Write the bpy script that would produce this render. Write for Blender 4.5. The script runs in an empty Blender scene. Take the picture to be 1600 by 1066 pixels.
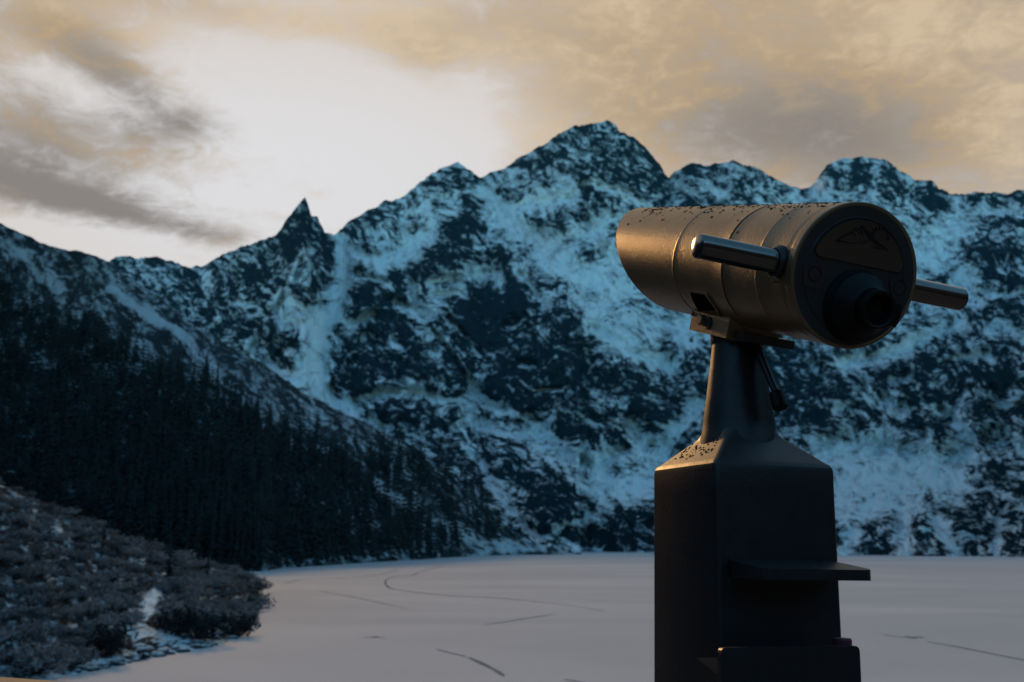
import bpy, bmesh, math, random
import numpy as np
from mathutils import Vector, Matrix

random.seed(7)
rng = np.random.default_rng(7)
R_ = math.radians
scn = bpy.context.scene
COL = scn.collection

# ------------------------------------------------------------------ camera
H = 8.0                      # lens height above the lake
FPX = 1556.0                 # focal length in photo pixels (1600 wide): a 35 mm lens
V0 = 848.0                   # photo row of the true horizon
PITCH = math.atan((V0 - 533.0) / FPX)
CP, SP = math.cos(PITCH), math.sin(PITCH)
cam_d = bpy.data.cameras.new('camera')
cam_d.lens = 36.0 * FPX / 1600.0
cam_d.sensor_width = 36.0
cam_d.clip_start = 0.05
cam_d.clip_end = 60000
cam_d.dof.use_dof = True
cam_d.dof.focus_distance = 1.95
cam_d.dof.aperture_fstop = 6.5
cam = bpy.data.objects.new('camera', cam_d)
COL.objects.link(cam)
cam.location = (0, 0, H)
cam.rotation_euler = (math.pi / 2 + PITCH, 0, 0)
scn.camera = cam

def ray(u, v):
    """direction (x, y=1, z) through photo pixel u, v"""
    x = (np.asarray(u, float) - 800.0) / FPX
    s = (533.0 - np.asarray(v, float)) / FPX
    f = CP - s * SP
    return x / f, (SP + s * CP) / f
def at(u, v, Y):
    x, z = ray(u, v)
    return Vector((float(x * Y), float(Y), float(H + z * Y)))
def lake_Y(v):
    x, z = ray(800, v)
    return -H / np.minimum(z, -1e-4)

# ------------------------------------------------------------------ world, sun, exposure
SUN_AZ, SUN_EL = R_(-18.0), R_(23.0)
world = bpy.data.worlds.new('World')
scn.world = world
world.use_nodes = True
wt = world.node_tree
wt.nodes.clear()

class NT:
    def __init__(s, tree): s.t = tree
    def n(s, kind, **kw):
        nd = s.t.nodes.new(kind)
        for k, v in kw.items(): setattr(nd, k, v)
        return nd
    def l(s, a, b): s.t.links.new(a, b)
    def _in(s, nd, i, v):
        if v is None: return
        if hasattr(v, 'is_output') or hasattr(v, 'links'): s.l(v, nd.inputs[i])
        else: nd.inputs[i].default_value = v
    def m(s, op, a, b=None, c=None, clamp=False):
        nd = s.n('ShaderNodeMath', operation=op, use_clamp=clamp)
        s._in(nd, 0, a); s._in(nd, 1, b); s._in(nd, 2, c)
        return nd.outputs[0]
    def mix(s, f, a, b, blend='MIX'):
        nd = s.n('ShaderNodeMix', data_type='RGBA', blend_type=blend)
        s._in(nd, 0, f)
        for i, v in ((6, a), (7, b)):
            if isinstance(v, tuple): nd.inputs[i].default_value = (*v, 1) if len(v) == 3 else v
            else: s.l(v, nd.inputs[i])
        return nd.outputs[2]
    def noise(s, vec, scale, detail=6, rough=.55, dist=0.0, lac=2.0):
        nd = s.n('ShaderNodeTexNoise')
        nd.inputs['Scale'].default_value = scale
        nd.inputs['Detail'].default_value = detail
        nd.inputs['Roughness'].default_value = rough
        nd.inputs['Lacunarity'].default_value = lac
        nd.inputs['Distortion'].default_value = dist
        if vec is not None: s.l(vec, nd.inputs['Vector'])
        return nd.outputs['Fac']
    def ramp(s, fac, stops):
        nd = s.n('ShaderNodeValToRGB')
        el = nd.color_ramp.elements
        while len(el) < len(stops): el.new(.5)
        for e, (p, c) in zip(el, stops):
            e.position = p
            e.color = (*c, 1) if isinstance(c, tuple) else (c, c, c, 1)
        s.l(fac, nd.inputs[0])
        return nd.outputs[0]
    def smooth(s, x, a, b):
        nd = s.n('ShaderNodeMapRange', interpolation_type='SMOOTHSTEP')
        s._in(nd, 0, x)
        nd.inputs[1].default_value = a; nd.inputs[2].default_value = b
        return nd.outputs[0]

W = NT(wt)
tc = W.n('ShaderNodeTexCoord')
dirv = tc.outputs['Generated']
sp = W.n('ShaderNodeSeparateXYZ'); W.l(dirv, sp.inputs[0])
dx, dy, dz = sp.outputs
azm = W.m('ARCTAN2', dx, dy)
elv = W.m('ARCSINE', dz)
sky = W.n('ShaderNodeTexSky', sky_type='NISHITA')
sky.sun_disc = False
sky.sun_elevation = SUN_EL
sky.sun_rotation = SUN_AZ
sky.altitude = 1400
sky.air_density = 1.0
sky.dust_density = 0.3
sky.ozone_density = 4.0
SKY_K = 0.15
nish = W.mix(1.0, sky.outputs[0], (SKY_K * .74, SKY_K, SKY_K * .86), 'MULTIPLY')
def azel(u, v):
    x, z = ray(u, v)
    return math.atan2(float(x), 1.0), math.atan2(float(z), math.hypot(float(x), 1))
def gauss(u, v, su, sv, w, tilt=0.0):
    a0, e0 = azel(u, v)
    da = W.m('SUBTRACT', azm, a0); de = W.m('SUBTRACT', elv, e0)
    ct, st = math.cos(tilt), math.sin(tilt)
    p = W.m('ADD', W.m('MULTIPLY', da, ct), W.m('MULTIPLY', de, st))
    q = W.m('SUBTRACT', W.m('MULTIPLY', de, ct), W.m('MULTIPLY', da, st))
    p = W.m('MULTIPLY', p, FPX / su); q = W.m('MULTIPLY', q, FPX / sv)
    r = W.m('ADD', W.m('MULTIPLY', p, p), W.m('MULTIPLY', q, q))
    return W.m('MULTIPLY', W.m('POWER', 2.718, W.m('MULTIPLY', r, -1.0)), w)
# cloud sheet coordinates: a flat layer seen in perspective
den = W.m('ADD', W.m('MAXIMUM', dz, 0.0), 0.16)
cv = W.n('ShaderNodeCombineXYZ')
W.l(W.m('DIVIDE', dx, den), cv.inputs[0])
W.l(W.m('DIVIDE', dy, den), cv.inputs[1])
cl_big = W.noise(cv.outputs[0], 1.5, 4, .5, .4)
cl_mid = W.noise(cv.outputs[0], 4.5, 9, .6, .7)
cl_fine = W.noise(cv.outputs[0], 13.0, 9, .68, .9)
cl_wisp = W.noise(cv.outputs[0], 34.0, 6, .65, .6)
sunset = gauss(520, 210, 1350, 900, 1.0)
cen = gauss(450, 290, 950, 370, 1.0)
glow = W.mix(cen, (.40, .285, .17), (.56, .55, .557))
base = W.mix(W.smooth(sunset, .02, .75), nish, glow)
dens = W.m('MULTIPLY', W.smooth(azm, azel(640, 0)[0], azel(960, 0)[0]), .62)
for g in ((60, 30, 170, 60, .75), (10, 200, 170, 95, .72), (190, 125, 95, 42, .55, -.4), (300, 192, 75, 26, .55),
          (70, 300, 150, 24, .85, -.14), (270, 350, 130, 22, .62, -.16), (330, 12, 260, 30, .62), (700, 40, 170, 75, .55),
          (660, 95, 70, 26, .35), (1000, 100, 230, 130, .30), (1350, 100, 330, 170, .3), (1250, 190, 150, 60, .2), (620, 60, 120, 40, .3), (160, 250, 200, 50, .3), (330, 365, 60, 12, .3),
          (430, 190, 230, 110, -.12), (560, 160, 180, 110, -.24), (250, 230, 120, 26, .25, -.1), (100, 120, 80, 22, -.45, -.3), (730, 200, 60, 80, -.4), (120, 378, 120, 14, -.5, -.15)):
    dens = W.m('ADD', dens, gauss(*g))
nz = W.m('ADD', W.m('MULTIPLY', W.m('SUBTRACT', cl_mid, .5), 1.15), W.m('ADD', W.m('MULTIPLY', W.m('SUBTRACT', cl_fine, .5), 1.25), W.m('MULTIPLY', W.m('SUBTRACT', cl_wisp, .5), .4)))
nz = W.m('ADD', nz, W.m('MULTIPLY', W.m('SUBTRACT', cl_big, .5), .5))
dens = W.m('ADD', dens, nz)
cover = W.smooth(dens, -.06, 1.08)
tone = W.m('ADD', W.m('MULTIPLY', cl_big, .45), W.m('MULTIPLY', cl_mid, .45))
tone = W.m('ADD', tone, W.m('ADD', W.m('MULTIPLY', cl_fine, .34), W.m('MULTIPLY', W.m('SUBTRACT', cl_wisp, .5), .16)))
tone = W.m('SUBTRACT', tone, gauss(1230, 190, 190, 75, .22))
tone = W.m('SUBTRACT', tone, gauss(1380, 240, 130, 60, .16))
tone = W.m('SUBTRACT', tone, gauss(120, 310, 330, 60, .34, -.1))
tone = W.m('SUBTRACT', tone, gauss(280, 190, 130, 40, .25))
tone = W.m('SUBTRACT', tone, gauss(70, 170, 230, 110, .13))
tone = W.m('SUBTRACT', tone, gauss(170, 115, 110, 40, .14, -.4))
tone = W.m('ADD', tone, gauss(1330, 60, 260, 110, .05))
ccol = W.ramp(tone, [(.34, (.182, .156, .136)), (.46, (.24, .198, .155)), (.57, (.345, .250, .150)), (.70, (.48, .37, .245))])
warm = W.smooth(gauss(650, 200, 1400, 900, 1.0), .03, .6)
ccol = W.mix(warm, W.mix(.5, nish, (.19, .52, .70)), ccol)
final = W.mix(W.m('MULTIPLY', cover, W.m('ADD', .35, W.m('MULTIPLY', warm, .62))), base, ccol)
bg = W.n('ShaderNodeBackground')
bg.inputs['Strength'].default_value = 1.0
W.l(final, bg.inputs[0])
wo = W.n('ShaderNodeOutputWorld')
W.l(bg.outputs[0], wo.inputs[0])

sun_d = bpy.data.lights.new('sun', 'SUN')
sun_d.energy = 1.35
sun_d.angle = R_(8)
sun_d.color = (1.0, .55, .19)
sun = bpy.data.objects.new('sun', sun_d)
COL.objects.link(sun)
sdir = Vector((math.sin(SUN_AZ) * math.cos(SUN_EL), math.cos(SUN_AZ) * math.cos(SUN_EL), math.sin(SUN_EL)))
sun.rotation_euler = sdir.to_track_quat('Z', 'Y').to_euler()
sun.location = (-40, 80, 120)

scn.view_settings.view_transform = 'Standard'
scn.view_settings.look = 'None'
scn.view_settings.gamma = 1.0
scn.view_settings.exposure = 0.5
scn.view_settings.use_curve_mapping = False
scn.cycles.use_denoising = True
scn.cycles.max_bounces = 6
scn.cycles.volume_bounces = 0

# ------------------------------------------------------------------ helpers
def tag(o, label=None, cat=None, group=None, kind=None):
    if label: o['label'] = label
    if cat: o['category'] = cat
    if group: o['group'] = group
    if kind: o['kind'] = kind
    return o
def link(name, me, parent=None, mat=None):
    o = bpy.data.objects.new(name, me)
    COL.objects.link(o)
    if parent is not None: o.parent = parent
    if mat is not None: me.materials.append(mat)
    return o
def empty(name, loc=(0, 0, 0), rot=(0, 0, 0)):
    o = bpy.data.objects.new(name, None)
    COL.objects.link(o)
    o.location = loc; o.rotation_euler = rot
    o.empty_display_size = .2
    return o
def from_arrays(name, V, F, smooth=True):
    """V (n,3) float, F (m,k) int with constant k"""
    me = bpy.data.meshes.new(name)
    V = np.ascontiguousarray(V, dtype=np.float32); F = np.ascontiguousarray(F, dtype=np.int32)
    k = F.shape[1]
    me.vertices.add(len(V)); me.vertices.foreach_set('co', V.ravel())
    me.loops.add(F.size); me.loops.foreach_set('vertex_index', F.ravel())
    me.polygons.add(len(F))
    me.polygons.foreach_set('loop_start', np.arange(0, F.size, k, dtype=np.int32))
    me.polygons.foreach_set('loop_total', np.full(len(F), k, dtype=np.int32))
    me.polygons.foreach_set('use_smooth', np.full(len(F), smooth, dtype=bool))
    me.update(calc_edges=True)
    me.validate()
    return me
def grid_faces(nr, nc):
    i = np.arange(nr * nc).reshape(nr, nc)
    return np.stack([i[:-1, :-1], i[:-1, 1:], i[1:, 1:], i[1:, :-1]], -1).reshape(-1, 4)
def fattr(me, name, arr):
    a = me.attributes.new(name, 'FLOAT', 'POINT')
    a.data.foreach_set('value', np.ascontiguousarray(arr, dtype=np.float32).ravel())

# value noise in numpy
def _hash(ix, iy, seed):
    h = (ix.astype(np.int64) * 374761393 + iy.astype(np.int64) * 668265263 + seed * 974634777) & 0xffffffff
    h = ((h ^ (h >> 13)) * 1274126177) & 0xffffffff
    h = h ^ (h >> 16)
    return (h & 0xffff) / 65535.0
def vnoise(x, y, seed=0):
    x0 = np.floor(x); y0 = np.floor(y)
    fx = x - x0; fy = y - y0
    fx = fx * fx * fx * (fx * (fx * 6 - 15) + 10); fy = fy * fy * fy * (fy * (fy * 6 - 15) + 10)
    a = _hash(x0, y0, seed); b = _hash(x0 + 1, y0, seed)
    c = _hash(x0, y0 + 1, seed); d = _hash(x0 + 1, y0 + 1, seed)
    return (a * (1 - fx) + b * fx) * (1 - fy) + (c * (1 - fx) + d * fx) * fy
def fbm(x, y, oct=5, seed=0, gain=.5, ridged=False):
    s = 0; a = 1.0; t = 0
    for o in range(oct):
        n = vnoise(x, y, seed + o * 17)
        if ridged: n = 1 - np.abs(2 * n - 1)
        s = s + a * n; t += a; a *= gain
        x, y = 1.93 * (x * .8 + y * .6) + 13.7, 1.93 * (-x * .6 + y * .8) + 7.1
    return s / t
def sstep(x, a, b):
    t = np.clip((x - a) / (b - a), 0, 1)
    return t * t * (3 - 2 * t)

# snow / rock strokes: (weight, radius, points) in photo pixels
class Field:
    STEP = 3.0
    def __init__(s, u0, u1, v0, v1):
        s.u0, s.v0 = u0, v0
        s.U, s.V = np.meshgrid(np.arange(u0, u1, s.STEP), np.arange(v0, v1, s.STEP))
        s.M = np.zeros_like(s.U)
    def stroke(s, w, r, pts, r2=None):
        d = np.full_like(s.U, 1e9)
        if len(pts) == 1: pts = [pts[0], (pts[0][0] + .1, pts[0][1])]
        n = len(pts) - 1
        for i in range(n):
            (x0, y0), (x1, y1) = pts[i], pts[i + 1]
            ex, ey = x1 - x0, y1 - y0
            t = np.clip(((s.U - x0) * ex + (s.V - y0) * ey) / (ex * ex + ey * ey + 1e-9), 0, 1)
            rr = r if r2 is None else r + (r2 - r) * (i + t) / n
            d = np.minimum(d, np.hypot(s.U - x0 - t * ex, s.V - y0 - t * ey) / rr)
        g = np.exp(-np.power(d, 2.6))
        s.M = s.M * (1 - .8 * g) + w * g
    def sample(s, u, v):
        x = np.clip((u - s.u0) / s.STEP, 0, s.M.shape[1] - 1.001); y = np.clip((v - s.v0) / s.STEP, 0, s.M.shape[0] - 1.001)
        i = x.astype(int); j = y.astype(int); fx = x - i; fy = y - j
        M = s.M
        return (M[j, i] * (1 - fx) + M[j, i + 1] * fx) * (1 - fy) + (M[j + 1, i] * (1 - fx) + M[j + 1, i + 1] * fx) * fy

# ------------------------------------------------------------------ materials of the land
def new_mat(name):
    m = bpy.data.materials.new(name)
    m.use_nodes = True
    T = NT(m.node_tree)
    b = m.node_tree.nodes['Principled BSDF']
    return m, T, b
def objcoord(T): return T.n('ShaderNodeTexCoord').outputs['Object']
def bump(T, b, h, strength, dist):
    nd = T.n('ShaderNodeBump')
    nd.inputs['Strength'].default_value = strength
    nd.inputs['Distance'].default_value = dist
    T.l(h, nd.inputs['Height']); T.l(nd.outputs[0], b.inputs['Normal'])

SNOW = (.80, .92, .95)
def land_mat(name, rock_a, rock_b, veg, snow=SNOW, scale=1.0):
    m, T, b = new_mat(name)
    P = objcoord(T)
    at_s = T.n('ShaderNodeAttribute', attribute_name='snow').outputs['Fac']
    at_v = T.n('ShaderNodeAttribute', attribute_name='scrub').outputs['Fac']
    n1 = T.noise(P, .045 * scale, 8, .65)
    n2 = T.noise(P, .012 * scale, 5, .6)
    rock = T.mix(n2, rock_a, rock_b)
    rock = T.mix(T.smooth(n1, .35, .7), T.mix(.55, rock, (.003, .007, .010)), rock)
    rock = T.mix(at_v, rock, veg)
    s = T.m('ADD', at_s, T.m('MULTIPLY', T.m('SUBTRACT', n1, .5), .75))
    s = T.smooth(s, .24, .80)
    n3 = T.noise(P, .021 * scale, 9, .7, .5)
    sn = T.mix(T.smooth(n3, .36, .66), tuple(c * .62 for c in snow), snow)
    sn = T.mix(T.smooth(at_s, .75, 1.05), sn, snow)
    T.l(T.mix(s, rock, sn), b.inputs['Base Color'])
    b.inputs['Roughness'].default_value = 1.0
    b.inputs['Specular IOR Level'].default_value = 0.0
    bump(T, b, n1, .8, 6.0 / scale)
    return m
MAT_MTN = land_mat('mountain_rock_and_snow', (.008, .020, .028), (.022, .042, .052), (.008, .022, .031))
MAT_HILL = land_mat('hillside_grass_rock_snow', (.030, .042, .050), (.058, .070, .076), (.042, .055, .062), snow=(.52, .61, .66), scale=1.6)

def lake_mat():
    m, T, b = new_mat('snow_covered_ice')
    P = objcoord(T)
    a = T.noise(P, .02, 6, .6)
    mp = T.n('ShaderNodeMapping'); T.l(P, mp.inputs[0]); mp.inputs['Scale'].default_value = (.012, .022, 1)
    c = T.noise(mp.outputs[0], 1.0, 6, .55, .6)
    f = T.noise(P, .8, 5, .6)
    col = T.mix(T.smooth(c, .38, .68), (.46, .49, .51), (.56, .578, .588))
    col = T.mix(T.m('MULTIPLY', T.smooth(a, .52, .75), .35), col, (.34, .385, .41))
    T.l(col, b.inputs['Base Color'])
    b.inputs['Roughness'].default_value = .9
    b.inputs['Specular IOR Level'].default_value = .03
    bump(T, b, T.m('ADD', f, T.m('MULTIPLY', a, 3)), .35, .15)
    return m
MAT_LAKE = lake_mat()
def plain(name, col, rough=.7, var=.35, scale=4.0, spec=.3, metal=0.0, bstr=.3, bdist=.02):
    m, T, b = new_mat(name)
    P = objcoord(T)
    n = T.noise(P, scale, 6, .6)
    T.l(T.mix(n, tuple(c * (1 - var) for c in col), tuple(min(1, c * (1 + var)) for c in col)), b.inputs['Base Color'])
    b.inputs['Roughness'].default_value = rough
    b.inputs['Specular IOR Level'].default_value = spec
    b.inputs['Metallic'].default_value = metal
    if bstr: bump(T, b, n, bstr, bdist)
    return m

# ------------------------------------------------------------------ lake
S = 2800
xs = np.concatenate([np.linspace(-S, -1200, 8), np.linspace(-1100, 1100, 60), np.linspace(1200, S, 8)])
ys = np.concatenate([np.linspace(-1400, -100, 8), np.linspace(-60, 1200, 90), np.linspace(1400, 3200, 8)])
X, Y = np.meshgrid(xs, ys)
lake = link('lake', from_arrays('lake', np.stack([X, Y, 0 * X], -1).reshape(-1, 3), grid_faces(*X.shape)), mat=MAT_LAKE)
tag(lake, kind='structure')

MAT_TRACK = plain('wet_snow_track', (.21, .24, .26), .95, .3, .12, 0.0)
def ribbon(pts, wpx, wob):
    P = []
    pts = [np.array(p, float) for p in pts]
    Q = []
    for i in range(len(pts) - 1):
        for t in np.linspace(0, 1, 9, endpoint=False):
            p0 = pts[max(i - 1, 0)]; p1 = pts[i]; p2 = pts[i + 1]; p3 = pts[min(i + 2, len(pts) - 1)]
            Q.append(.5 * ((2 * p1) + (-p0 + p2) * t + (2 * p0 - 5 * p1 + 4 * p2 - p3) * t * t + (-p0 + 3 * p1 - 3 * p2 + p3) * t ** 3))
    Q.append(pts[-1])
    V = []
    n = len(Q)
    C = [np.array(at(q[0], q[1], lake_Y(q[1]))) for q in Q]
    for i, c in enumerate(C):
        d = C[min(i + 1, n - 1)] - C[max(i - 1, 0)]
        d[2] = 0; d /= np.linalg.norm(d) + 1e-9
        nrm = np.array((-d[1], d[0], 0))
        ppm = math.hypot(nrm[0] * FPX / c[1], nrm[1] * FPX * H / c[1] ** 2)
        w = .85 * wpx / ppm * (.35 + .65 * math.sin(math.pi * min(1, max(0, i / (n - 1)))) ** .5) * random.uniform(1 - wob, 1 + wob)
        j = np.array((0, 0, .03)) - np.array((0, 0, c[2]))
        V += [c - nrm * w + j, c + nrm * w + j]
    F = [(2 * i, 2 * i + 2, 2 * i + 3, 2 * i + 1) for i in range(n - 1)]
    return from_arrays('track', np.array(V), np.array(F))
for pts, w, wob in (
    ([(443, 913), (470, 906), (520, 904), (556, 903), (598, 897), (622, 890)], 1.6, .4),
    ([(692, 884), (656, 894), (642, 900), (616, 902), (603, 907), (605, 916), (622, 922), (700, 931), (780, 935), (880, 945), (942, 955)], 2.0, .4),
    ([(754, 977), (790, 972), (820, 967), (866, 960)], 2.2, .4),
    ([(733, 1028), (755, 1038), (778, 1050), (787, 1057)], 4.2, .3),
    ([(682, 1015), (705, 1021), (728, 1026)], 1.8, .4),
    ([(565, 997), (585, 996), (602, 997)], 1.6, .3),
    ([(1378, 992), (1410, 996), (1442, 996)], 2.0, .4),
    ([(1448, 1003), (1500, 1012), (1560, 1024), (1640, 1040)], 3.2, .35),
    ([(880, 1062), (905, 1066), (930, 1072)], 2.2, .3),
    ([(500, 924), (560, 935), (640, 952)], 1.0, .5)):
    tag(link('track', ribbon(pts, w, wob), lake, MAT_TRACK))

# ------------------------------------------------------------------ main mountain wall
SKYL = [(-420, 470), (-250, 450), (0, 430), (100, 415), (160, 408), (195, 401), (215, 404), (245, 401), (265, 408), (300, 417), (316, 415),
 (340, 401), (360, 392), (400, 378), (430, 368), (440, 356), (455, 335), (467, 317), (476.5, 306), (481, 316), (486, 336), (491, 336), (496, 337),
 (502, 351), (507, 361), (515, 365), (521, 368), (540, 352), (570, 330), (600, 316), (625, 310), (655, 287), (672, 275), (690, 262), (700, 260),
 (716, 253), (727, 260), (740, 272), (748, 278), (765, 272), (788, 264), (800, 254), (823, 241), (846, 228), (864, 216), (881, 205), (898, 198), (922, 193), (939, 190), (951, 188.5), (962, 195), (967, 203), (983, 213),
 (990, 213), (1003, 225), (1018, 240), (1032, 257), (1040, 272), (1045, 277.5), (1054, 266), (1080, 256), (1100, 258), (1120, 255), (1145, 251), (1165, 257),
 (1185, 262), (1200, 274), (1225, 285), (1250, 295), (1267, 290), (1280, 276), (1292, 260), (1315, 248), (1340, 245), (1365, 246), (1390, 255), (1410, 267),
 (1430, 280), (1455, 282), (1467, 295), (1485, 303), (1515, 301), (1540, 301), (1575, 303), (1590, 297), (1620, 300), (1750, 330), (1900, 310), (2100, 350)]
RIDGE_Y = [(-420, 2000), (0, 2050), (300, 2100), (420, 1900), (476, 1820), (520, 2050), (650, 2200), (750, 2350), (940, 2350), (1045, 2500), (1150, 2400), (1260, 2550),
 (1340, 2600), (1480, 2500), (1600, 2400), (2100, 2100)]
def interp(tab, u):
    t = np.array(tab, float)
    return np.interp(u, t[:, 0], t[:, 1])

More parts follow.
